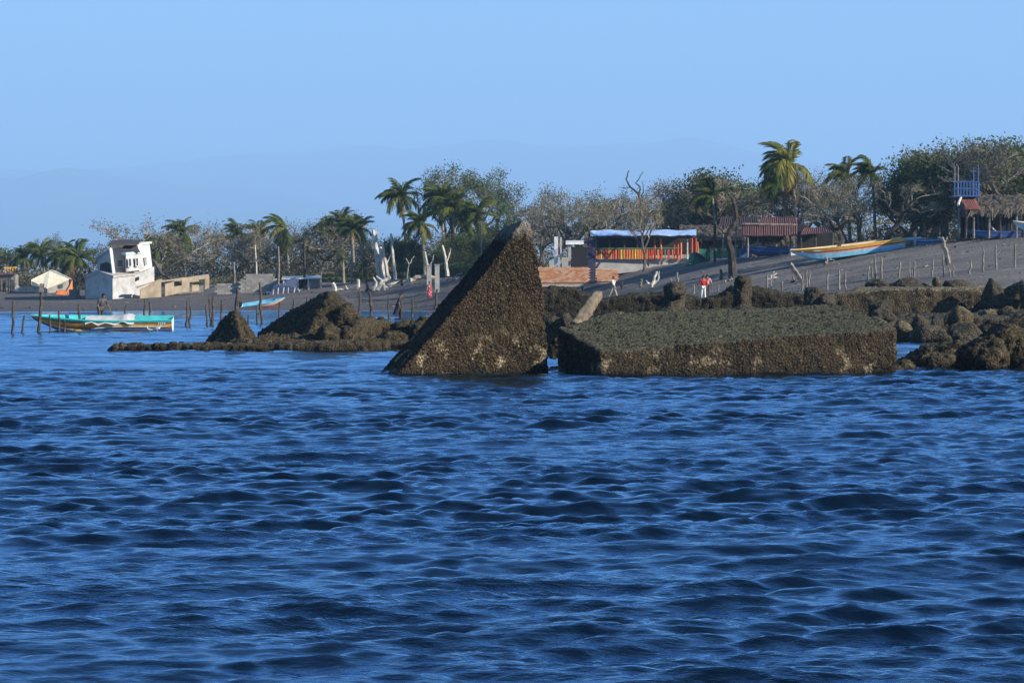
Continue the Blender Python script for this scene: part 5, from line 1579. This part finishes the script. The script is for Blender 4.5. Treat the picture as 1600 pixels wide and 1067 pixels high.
# big striped boat
p = G(1330, 402); s = F / p.y
t, S, sect = boat('fishing_boat', 'big boat with amber, red and pale blue stripes lying on the sand bank', 'boat', (p.x, p.y - .2, p.z + 0.0), (R(4), R(-7.5), R(2)), 168 / s, 1.9, 1.0,
                  ['skyblue', 'paleblue', 'offwhite', 'red', 'amber', 'amber'], 'offwhite', 4, None, False, 'amber', 'amber')
side_paint(t, sect, [(0.93, .80), (0.91, .80)], [.09, .09], 'offwhite', 'painted_mark')
side_paint(t, sect, [(0.84, .78), (0.81, .80), (0.78, .78)], [.02, .05, .02], 'paleblue', 'painted_mark')
for k_ in range(7):
    side_paint(t, sect, [(0.74 - k_ * .016, .83), (0.732 - k_ * .016, .83)], [.035, .03], 'orange', 'painted_mark')
# boats behind it
p = G(1397, 386); s = F / p.y
boat('fishing_boat', 'pale boat with lime green bottom behind the stern of the big striped boat', 'boat', (p.x + .6, p.y + 1.6, p.z + 0.02), (R(5), R(-5), R(3)), 3.4, 1.4, 0.6,
     ['lime', 'lime', 'paleblue', 'offwhite', 'amber', 'offwhite'], 'paleblue', 3, None, False, 'amber', 'offwhite')
p = on_ground(1449, 234.5)
boat('fishing_boat', 'low blue and white boat lying far back between the dark trees and the lookout', 'boat', (p.x, p.y, p.z), (R(8), R(-4), R(4)), 2.3, 1.0, 0.36,
     ['blue', 'offwhite', 'blue', 'offwhite', 'blue', 'blue'], 'skyblue', 3, None, False, 'red', 'blue')
p = on_ground(1636, 227)
boat('fishing_boat', 'cream and pale blue boat with raised bow cut by the right edge of the picture', 'boat', (p.x, p.y, p.z + .1), (R(6), R(3), R(1)), 4.4, 1.5, 0.8,
     ['paleblue', 'skyblue', 'skyblue', 'offwhite', 'amber', 'offwhite'], 'offwhite', 3, None, False, 'offwhite', 'offwhite')
p = on_ground(1553, 229.5)
boat('fishing_boat', 'dark blue boat lying under the thatched palapa', 'boat', (p.x, p.y, p.z + .02), (R(3), 0, R(2)), 3.7, 1.3, 0.62,
     ['navytarp', 'blue', 'blue', 'royal', 'royal', 'royal'], 'blue', 3, None, False, 'blue', 'royal')
p = G(1208, 401)
boat('fishing_boat', 'dark navy boat kept under the rusty roofed shelter', 'boat', (p.x, p.y + 1.2, p.z + .02), (R(4), R(1), R(2)), 4.0, 1.3, 0.75,
     ['navytarp', 'navytarp', 'blue', 'blue', 'navytarp', 'blue'], 'blue', 3, None, False, 'blue', 'navytarp')
mb = MB(); mb.box((0, 0, .35), (0.9, .7, .75)); mb.box((0.1, 0, .82), (.7, .6, .2))
tag(mb.obj('tarp_bundle', M['royal'], None, G(1167, 401) + Vector((0, .8, 0))), 'blue tarp covered bundle beside the dark navy boat under the rusty roof', 'bundle')

# ---------------------------------------------------------------- posts
def post(name, px, top, base, wpx, lean, mat, label, group, fork=False):
    p = G(px, base); s = F / p.y
    h_, r = (base - top) / s, wpx / 2 / s
    rr_ = random.Random(int(px * 31 + base))
    n = 7
    pts, rads = [], []
    for i in range(n):
        u = i / (n - 1)
        pts.append((lean / s * u + rr_.gauss(0, r * .35) * (0 < i), rr_.gauss(0, r * .3), -0.5 + (h_ + .5) * u))
        rads.append(r * (1.12 - 0.28 * u) * rr_.uniform(0.88, 1.12))
    rads[-1] *= 0.8
    mb = MB(); mb.tube(pts, rads, 7)
    if fork:
        q = Vector(pts[-3])
        mb2 = MB(); mb2.tube([q, q + Vector((r * 3.4, 0, h_ * .12)), q + Vector((r * 4.2, 0, h_ * .25))], [r * .7, r * .6, r * .5], 6)
        mb.add(mb2.v, mb2.f)
    return tag(mb.obj(name, M[mat], None, p), label, 'post', group)

WP = [(20, 470, 521, 4.2, 1), (33, 493, 521, 4, 5), (59, 445, 520, 5.2, 7), (79, 492, 519, 3.6, -2), (94, 485, 518, 3.8, -3), (101, 499, 519, 3.2, -1), (127, 475, 517, 4.4, -4),
      (141, 493, 517, 3.2, 0), (189, 497, 516, 3.2, 1), (193, 477, 515, 3.4, 4), (225, 467, 514, 4, 2), (234, 472, 514, 4, 0), (245, 494, 513, 3.6, 0),
      (290, 470, 510, 3.6, 3), (296, 478, 511, 3.4, 1), (324, 476, 509, 3.2, -2), (330, 463, 507, 3.4, -3), (332, 462, 509, 4.2, 1), (345, 469, 502, 4, 2), (369, 451, 492, 6.5, 1),
      (388, 491, 502, 2.8, 0), (402, 478, 506, 3.4, -1), (409, 441, 505, 4.2, -3), (436, 472, 498, 3.2, 1), (458, 465, 487, 3.2, 1), (479, 464, 472, 2.8, 1),
      (553, 478, 496, 3.4, -1), (561, 449, 496, 3.6, 1), (579, 456, 497, 4.4, -1), (608, 462, 497, 3.2, -2), (627, 466, 497, 3.2, 0), (644, 466, 496, 3.6, 0), (680, 452, 484, 4, 3)]
WL = ['leftmost dark post in the water, taller than its neighbour', 'short post leaning right beside the leftmost post in the water', 'tall dark post with a board on its top at the turquoise bow',
      'short post in front of the bow of the turquoise boat', 'middle height post leaning left against the front half of the turquoise boat', 'short stub just left of the tarp on the turquoise boat',
      'tallest post before the left end of the pale tarp', 'short thin post in front of the middle of the pale tarp', 'short post at the right end of the pale tarp', 'leaning post just right of the pale tarp end',
      'tall post before the stern thwarts of the turquoise boat', 'twin tall dark post nearest the stern of the turquoise boat', 'short post right before the stern corner of the turquoise boat',
      'tall one of two close posts in the water right of the turquoise boat', 'short one of two close posts in the water right of the turquoise boat', 'left slim post of the trio above the small mound',
      'left leaning middle post of the trio above the small mound', 'straight right post of the trio above the small mound', 'post with knobbly top between the trio and the thick post',
      'thickest dark post standing behind the peak of the small mound', 'tiny stub post right of the small mound peak', 'short forked post left of the very tall one between the mounds',
      'very tall leaning post in the water between the two mounds', 'slim post over the low end of the long dark slope', 'slim post by the middle of the long dark slope', 'small post by the upper part of the long dark slope',
      'short post just right of the big mound', 'tall straight post just right of the big mound', 'thick crooked post in the shallows right of the big mound', 'slim post left of the stooping dark clothed person',
      'slim post right against the stooping dark clothed person', 'slim post right of the stooping dark clothed person', 'post next to the slope of the fin beside the person in printed dress']
for (px, a, b, w_, ln), lb in zip(WP, WL):
    o = post('mooring_post', px, a, b, w_, ln, 'post', lb, 'dark posts standing in the shallows', px == 402)
    if px == 59:
        bd = MB(); bd.box((0, -.12, 0), (.22, .05, .42), (0, .1, 0))
        bd.obj('board', M['fencepost'], o, (7 / (F / o.location.y), -0.05, 70 / (F / o.location.y)))
FP = [(1084, 446, 462, 3, 0), (1096, 440, 466, 3, 0), (1122, 445, 458, 3, 1), (1197, 428, 455, 3.2, 2), (1205, 437, 456, 3, -1), (1222, 440, 454, 3, 0), (1253, 430, 455, 3, 1), (1259, 423, 454, 3, 2), (1263, 425, 454, 3, 2), (1293, 425, 453, 3, 0),
      (1311, 422, 453, 3.6, 0), (1321, 424, 453, 3.2, 0), (1355, 415, 438, 3.2, 3), (1364, 418, 437, 2.8, -1), (1368, 400, 437, 3.4, -1), (1378, 402, 437, 3.4, -1), (1404, 410, 434, 3.4, 3), (1421, 410, 434, 2.6, 0), (1425, 418, 433, 2.4, 0),
      (1428, 410, 433, 3.2, 1), (1455, 405, 433, 3.2, 3), (1475, 398, 433, 3.2, -1), (1484, 417, 433, 2.8, 0), (1490, 416, 432, 2.6, 0), (1515, 406, 429, 3.4, 1), (1537, 388, 425, 3.4, -1), (1557, 383, 422, 3.4, -1), (1585, 381, 418, 3.4, 1)]
for i, (px, a, b, w_, ln) in enumerate(FP):
    k_ = len(FP) - 1 - i
    forkd = px == 1557
    lb = ('forked pale' if forkd else ('tall pale' if b - a > 33 else ('short grey' if b - a < 18 else 'weathered grey'))) + ' stake, ' + ordinal(k_) + ' from the right end of the beach stake row'
    post('beach_stake', px, a, b, w_, ln, 'fencepost', lb, 'pale stakes standing in a row on the beach slope', forkd)
# driftwood
def drift(pts, base, r, label, mat='bleached', kids=(), group='driftwood lying on the beach', tip=.5):
    return crooked(pts, base, r, label, 'driftwood', mat, kids, 'driftwood', tip, group, 6)
drift([(1253, 438), (1243, 424), (1234, 412)], 440, .17, 'pale leaning driftwood log left of the beach stake row', 'fencepost', kids=[([(1241, 438), (1238, 430), (1237, 424)], .08)], tip=.9)
drift([(1482, 412), (1479, 395), (1474, 380), (1472, 372)], 414, .17, 'thick pale forked driftwood trunk standing on the slope below the lookout', 'fencepost', kids=[([(1475, 384), (1478, 376), (1479, 370)], .12), ([(1480, 400), (1477, 410), (1480, 416)], .09)], tip=.8)
drift([(1018, 448), (1022, 438), (1026, 424)], 449, .13, 'white forked driftwood stump on the sand right of the walking person', kids=[([(1020, 444), (1028, 438), (1030, 424)], .10), ([(1016, 446), (1012, 442), (1010, 438)], .12)], tip=.6)
drift([(846, 449), (855, 436), (862, 432), (870, 449)], 449, .09, 'arched pale driftwood branches right of the fin', kids=[([(862, 432), (861, 440), (860, 449)], .06), ([(850, 442), (858, 441), (866, 442)], .05), ([(868, 449), (869, 438), (868, 428)], .05)], tip=.9)
drift([(590, 455), (597, 440), (610, 434)], 456, .22, 'pile of white driftwood roots under the white dead trunks', kids=[([(584, 455), (588, 442), (583, 434)], .18), ([(600, 455), (598, 440), (588, 432)], .16), ([(606, 452), (596, 442), (606, 437)], .12), ([(592, 446), (604, 449), (612, 448)], .10)], tip=.6)
drift([(523, 455), (522, 446), (520, 442)], 457, .22, 'white driftwood root with long arm left of the big mound peak', kids=[([(524, 455), (531, 452), (537, 453)], .12), ([(543, 453), (541, 449), (540, 446)], .09)], tip=.7)
drift([(559, 452), (560, 442), (560, 437)], 453, .17, 'short thick white stump behind the tall straight post', tip=.85)
drift([(573, 456), (574, 448), (572, 441)], 457, .16, 'dark twisted stump just left of the pile of white roots', 'post', [([(574, 450), (579, 455), (582, 456)], .09)], tip=.7)
drift([(627, 446), (630, 437), (630, 426)], 448, .15, 'dark upright snag on the sand right of the white roots', 'post', [([(630, 438), (624, 442), (618, 445)], .10)], tip=.6)
drift([(606, 447), (622, 443), (640, 441)], 448, .13, 'long pale log lying behind the dark upright snag', tip=.7)
drift([(638, 445), (637, 439), (636, 436)], 446, .12, 'small white forked root left of the orange log', kids=[([(638, 444), (642, 440), (642, 436)], .09)], tip=.7)
drift([(641, 439), (655, 433), (668, 432), (680, 435)], 441, .24, 'orange brown fallen log behind the twin concrete pillars', 'palmdrywood' if 'palmdrywood' in M else 'tan', [([(662, 433), (672, 438), (676, 440)], .12)], tip=.6)
drift([(700, 440), (712, 432), (722, 426)], 441, .10, 'tangle of grey branches against the lower slope of the fin', 'fencepost', [([(705, 438), (715, 436), (728, 430)], .07), ([(698, 438), (704, 432), (703, 427)], .06), ([(712, 440), (724, 434), (735, 424)], .07)], tip=.5)
drift([(356, 452), (362, 448), (372, 446)], 455, .12, 'white tangled driftwood before the grey block wall', kids=[([(358, 454), (364, 452), (369, 452)], .10), ([(360, 450), (357, 446), (359, 444)], .08), ([(364, 455), (366, 450), (366, 445)], .08)], tip=.6)
drift([(935, 418), (950, 411), (964, 414), (972, 420), (980, 416), (990, 411), (1006, 416)], 424, .20, 'big dark fallen branch sprawling before the restaurant plinth', 'darkbark', [([(971, 419), (976, 410), (978, 402)], .13), ([(928, 436), (934, 420), (942, 402)], .11), ([(948, 411), (958, 405), (962, 398)], .07)], tip=.6)
drift([(920, 442), (929, 428), (924, 416)], 444, .10, 'dark thin broken branch leaning on the purple column', 'darkbark', [([(929, 428), (936, 422), (940, 412)], .06)], tip=.5)
drift([(951, 436), (949, 429), (951, 424)], 437, .09, 'small dark stick standing before the bricks right of the purple column', 'darkbark', tip=.7)
drift([(972, 452), (971, 446), (972, 441)], 453, .09, 'dark stump right of the walking person in white', 'post', [([(972, 448), (977, 450), (980, 452)], .06)], tip=.7)
drift([(1002, 449), (1001, 441), (1003, 436)], 450, .12, 'small grey stump left of the white forked driftwood', 'fencepost', tip=.8)
drift([(1047, 447), (1048, 440), (1047, 434)], 448, .07, 'left stick of two thin grey sticks above the two tiered stump', 'fencepost', tip=.8)
drift([(1058, 446), (1059, 438), (1058, 427)], 447, .09, 'right stick of two thin grey sticks above the two tiered stump', 'fencepost', tip=.8)
drift([(1126, 437), (1128, 430), (1126, 423)], 438, .12, 'dark short stake leaning near the foot of the crooked tree', 'post', tip=.8)
drift([(1200, 437), (1207, 432), (1214, 428)], 439, .08, 'scatter of white sticks on the sand right of the crooked tree', kids=[([(1203, 438), (1205, 431), (1210, 425)], .06), ([(1206, 437), (1212, 434), (1217, 434)], .06)], tip=.6)
drift([(1288, 415), (1292, 408), (1290, 402)], 417, .13, 'gnarled grey stump under the bow of the big striped boat', 'fencepost', [([(1292, 410), (1298, 406), (1304, 408)], .08)], tip=.7)
drift([(1236, 441), (1240, 439), (1243, 438)], 442, .08, 'short dark log lying by the pale leaning log', 'post', tip=.9)
drift([(1132, 441), (1142, 437), (1150, 440)], 442, .11, 'heap of pale roots at the foot of the crooked tree', 'fencepost', [([(1138, 443), (1144, 440), (1142, 433)], .08), ([(1146, 442), (1151, 437), (1154, 433)], .06)], tip=.6)

# loose litter on the sand: nobody could count it
g = np.random.default_rng(77)
n = 1300
px = g.uniform(-60, 1680, n)
d0, d1 = np.interp(px, TP, TD0), np.interp(px, TP, TD1)
D = d0 + 3 + (d1 - d0 + 2) * g.random(n)
x = (px - CX) / F * D
z = terrain(x, D)
lit = MB()
for i in range(n):
    sz = g.uniform(.035, .11) * (1.8 if g.random() < .05 else 1)
    c = Vector((x[i], D[i], z[i] + sz * .2))
    rx = Euler((g.uniform(-.4, .4), g.uniform(-.4, .4), g.uniform(0, 3.1))).to_matrix()
    q = [rx @ Vector(v) * sz for v in ((-1.3, -.5, -.3), (1.3, -.4, -.3), (1.1, .5, -.3), (-1.2, .45, -.3), (-.6, -.2, .45), (.7, .1, .4))]
    lit.add([c + v for v in q], [(3, 2, 1, 0), (0, 1, 5, 4), (2, 3, 4, 5), (1, 2, 5), (3, 0, 4)], 0 if g.random() < .7 else 1)
tag(link('beach_litter', lit.mesh('beach_litter', [M['darkbark'], M['fencepost']])), kind='stuff')

# ---------------------------------------------------------------- people
def skin_mesh(joints, edges, mat, sub=1):
    names = list(joints)
    me = bpy.data.meshes.new('body')
    me.from_pydata([joints[k_][0] for k_ in names], [(names.index(a), names.index(b)) for a, b in edges], [])
    tmp = bpy.data.objects.new('tmp', me)
    COL.objects.link(tmp)
    tmp.modifiers.new('skin', 'SKIN')
    if not me.skin_vertices:
        with bpy.context.temp_override(object=tmp, active_object=tmp):
            bpy.ops.mesh.customdata_skin_add()
    for i, k_ in enumerate(names):
        r = joints[k_][1]
        me.skin_vertices[0].data[i].radius = r if isinstance(r, tuple) else (r, r)
        me.skin_vertices[0].data[i].use_root = (i == 0)
    sb = tmp.modifiers.new('sub', 'SUBSURF'); sb.levels = sub; sb.render_levels = sub
    dg = bpy.context.evaluated_depsgraph_get()
    out = bpy.data.meshes.new_from_object(tmp.evaluated_get(dg))
    bpy.data.objects.remove(tmp)
    out.polygons.foreach_set('use_smooth', [True] * len(out.polygons))
    out.materials.clear(); out.materials.append(mat)
    return out

def person(label, loc, face, H=1.7, stride=0.0, bend=0.0, arms=((0.05, 0.1), (0.05, 0.1)), shirt='c_white', trousers='c_khaki', long_trousers=True, dress=None, sleeves=True, group='people on the beach', name='person'):
    k_ = H / 1.7
    def fw(v, a, piv=0.95):
        """lean forward (towards -y) about the hips"""
        x, y, z = v
        if z > piv:
            d = z - piv
            y, z = y - d * math.sin(a), piv + d * math.cos(a)
        return (x * k_, y * k_, z * k_)
    J = {}
    J['pelvis'] = (fw((0, 0, .95), 0), (.135 * k_, .10 * k_))
    J['waist'] = (fw((0, 0, 1.10), bend), (.12 * k_, .09 * k_))
    J['chest'] = (fw((0, 0, 1.30), bend), (.155 * k_, .105 * k_))
    J['neck'] = (fw((0, 0.01, 1.47), bend), .052 * k_)
    J['skull'] = (fw((0, -.015, 1.57), bend), (.074 * k_, .088 * k_))
    J['crown'] = (fw((0, -.005, 1.655), bend), (.066 * k_, .078 * k_))
    J['nose'] = (fw((0, -.115, 1.575), bend), .012 * k_)
    E = [('pelvis', 'waist'), ('waist', 'chest'), ('chest', 'neck'), ('neck', 'skull'), ('skull', 'crown'), ('skull', 'nose')]
    for sg, nm in ((-1, 'l'), (1, 'r')):
        J['ear' + nm] = (fw((sg * .088, .01, 1.575), bend), .013 * k_); E.append(('skull', 'ear' + nm))
        a_sw, a_out = arms[0 if sg < 0 else 1]
        sh = Vector((sg * .185, 0, 1.39))
        el = sh + Vector((sg * (.05 + a_out * .25), -a_sw * .26, -.27))
        wr = el + Vector((sg * a_out * .12, -a_sw * .42 - .03, -.24))
        hd = wr + Vector((0, -.02 - a_sw * .06, -.085))
        for q, v, r in (('sh', sh, .062), ('el', el, .043), ('wr', wr, .03), ('hd', hd, (.034, .02))):
            J[q + nm] = (fw(tuple(v), bend), tuple(c * k_ for c in r) if isinstance(r, tuple) else r * k_)
        E += [('chest', 'sh' + nm), ('sh' + nm, 'el' + nm), ('el' + nm, 'wr' + nm), ('wr' + nm, 'hd' + nm)]
        for fi, (fx, fl) in enumerate(((-.03, .07), (-.010, .08), (.010, .078), (.028, .062))):
            J['f%d%s' % (fi, nm)] = (fw(tuple(hd + Vector((fx * .6, fx - .012, -fl))), bend), .009 * k_); E.append(('hd' + nm, 'f%d%s' % (fi, nm)))
        J['th' + nm] = (fw(tuple(wr + Vector((-sg * .02, -.055, -.07))), bend), .010 * k_); E.append(('wr' + nm, 'th' + nm))
        st = stride * sg
        J['hip' + nm] = (fw((sg * .09, 0, .90), 0), .088 * k_)
        J['kn' + nm] = (fw((sg * .10, -st * .22 - .02, .50), 0), .058 * k_)
        J['an' + nm] = (fw((sg * .10, -st * .45 + .02, .09 + (0.05 if st < 0 else 0)), 0), .040 * k_)
        J['to' + nm] = (fw((sg * .115, -st * .45 - .13, .035), 0), (.042 * k_, .028 * k_))
        E += [('pelvis', 'hip' + nm), ('hip' + nm, 'kn' + nm), ('kn' + nm, 'an' + nm), ('an' + nm, 'to' + nm)]
    t = thing(name, label, 'person', loc, face, group)
    link('body', skin_mesh(J, E, M['skin'], 1), t)
    def part(nm, keys, edges, mat, grow, over={}):
        JJ = {}
        for q in keys:
            pos, r = J[q]
            r = over.get(q, r)
            g_ = grow * k_
            JJ[q] = (pos, (r[0] + g_, r[1] + g_) if isinstance(r, tuple) else r + g_)
        link(nm, skin_mesh(JJ, edges, M[mat], 1), t)
    if dress:
        J2 = dict(J)
        mb = MB()
        n = 12
        prof = [(1.42, .15), (1.30, .175), (1.10, .15), (.95, .18), (.6, .23), (.28, .27)]
        vs_, fs_ = [], []
        for z, r in prof:
            c = Vector(fw((0, 0, z), bend))
            for i in range(n):
                a = 2 * math.pi * i / n
                wv = 1 + .06 * math.sin(3 * a + z * 5) * (z < 1)
                vs_.append((c.x + r * k_ * math.cos(a) * wv, c.y + r * k_ * .72 * math.sin(a) * wv, c.z))
        for j in range(len(prof) - 1):
            for i in range(n):
                fs_.append((j * n + i, (j + 1) * n + i, (j + 1) * n + (i + 1) % n, j * n + (i + 1) % n))
        mb.add(vs_, fs_)
        mb.obj('dress', M[dress], t, smooth=True)
    else:
        ks = ['pelvis', 'waist', 'chest', 'shl', 'shr'] + (['ell', 'elr'] if sleeves else [])
        es = [('pelvis', 'waist'), ('waist', 'chest'), ('chest', 'shl'), ('chest', 'shr')] + ([('shl', 'ell'), ('shr', 'elr')] if sleeves else [])
        part('shirt', ks, es, shirt, .018)
        ks = ['pelvis', 'hipl', 'hipr', 'knl', 'knr'] + (['anl', 'anr'] if long_trousers else [])
        es = [('pelvis', 'hipl'), ('pelvis', 'hipr'), ('hipl', 'knl'), ('hipr', 'knr')] + ([('knl', 'anl'), ('knr', 'anr')] if long_trousers else [])
        part('trousers', ks, es, trousers, .016)
    c = Vector(fw((0, .02, 1.645), bend))
    mb = MB(); mb.ball(c, .105 * k_, 10, 7, (.86, 1.0, .82))
    mb.obj('hair', M['hair'], t, smooth=True)
    return t

p = G(622, 497); p.z = -0.05
t = person('stooping person in long dark clothes standing at the water edge among slim posts', p, R(80), 1.72, .25, .30, ((.2, .05), (.1, .05)), 'c_dark', 'c_dark')
mb = MB()
vs_, n = [], 10
for z, r, y in [(1.36, .17, -.14), (1.1, .19, -.05), (.8, .22, .02), (.5, .25, .10), (.28, .22, .2)]:
    for i in range(n):
        a = 2 * math.pi * i / n
        vs_.append((r * math.cos(a), y + r * .8 * math.sin(a), z))
mb.add(vs_, [(j * n + i, (j + 1) * n + i, (j + 1) * n + (i + 1) % n, j * n + (i + 1) % n) for j in range(4) for i in range(n)])
mb.obj('cloak', M['c_dark'], t, smooth=True)
p = G(671, 469)
person('person in red and pink printed dress on the sand beside the twin pillars', p, R(20), 1.62, .2, .05, dress='c_print')
p = G(910, 455)
person('child in pale teal shirt on the sand left of the walking person', p, R(150), 1.15, .3, .0, shirt='c_teal', trousers='c_brown')
p = G(958, 468)
person('walking person in white shirt with dark trousers behind the mussel wall', p, R(62), 1.72, .75, .06, ((.35, .05), (-.3, .1)), 'c_white', 'c_khaki')
p = G(1099, 469)
person('person in bright red shirt and white trousers seen from behind', p, R(195), 1.72, .2, .02, ((.1, .2), (.1, .2)), 'c_red', 'c_white')
p = G(1106, 467) + Vector((0, .7, 0))
person('person in faded pink top half hidden behind the one in bright red', p, R(170), 1.70, .3, .0, ((.1, .2), (.1, .3)), 'c_pink', 'c_brown')
p = W(158, 517, 158.6)
person('man in dark shirt bending over inside the turquoise boat behind its tarp', Vector((p.x - .05, p.y + .25, 0.18)), R(40), 1.70, .1, .42, ((.4, .15), (.5, .15)), 'c_navy', 'c_navy')

# ---------------------------------------------------------------- birds by the turquoise boat
def gull(px, py, label, rz, sc=1.0):
    p = W(px, py, CH * F / (py - HY))
    t = thing('white_bird', label, 'bird', (p.x, p.y, 0.02), rz, 'white birds by the turquoise boat')
    t.scale = (sc,) * 3
    J = {'b': ((0, 0, .16), .085), 't': ((.2, 0, .17), .035), 'c': ((-.12, 0, .2), .075), 'n': ((-.19, 0, .32), .035), 'h': ((-.23, 0, .40), .045), 'k': ((-.33, 0, .385), .012)}
    link('body', skin_mesh(J, [('b', 't'), ('b', 'c'), ('c', 'n'), ('n', 'h'), ('h', 'k')], M['brightwhite'], 1), t)
    for sg in (-1, 1):
        w = MB(); w.add([(-.08, sg * .075, .22), (.10, sg * .085, .22), (.30, sg * .05, .20), (.12, sg * .10, .14), (-.06, sg * .095, .13)], [(0, 1, 2, 3, 4)])
        w.add([(-.08, sg * .06, .22), (.10, sg * .07, .22), (.30, sg * .035, .20), (.12, sg * .085, .14), (-.06, sg * .08, .13)], [(4, 3, 2, 1, 0)])
        w.obj('wing', M['palegrey'], t)
        l_ = MB(); l_.tube([(.0, sg * .03, .1), (.0, sg * .03, -.08)], [.012, .01], 4); l_.obj('leg', M['amber'], t)
gull(234, 519, 'left one of the white birds floating below the stern of the turquoise boat', R(10), .62)
gull(246, 518, 'middle one of the white birds, below the stern of the turquoise boat', R(170), .7)
gull(251, 515, 'right one of the white birds, just beneath the stern corner', R(150), .65)
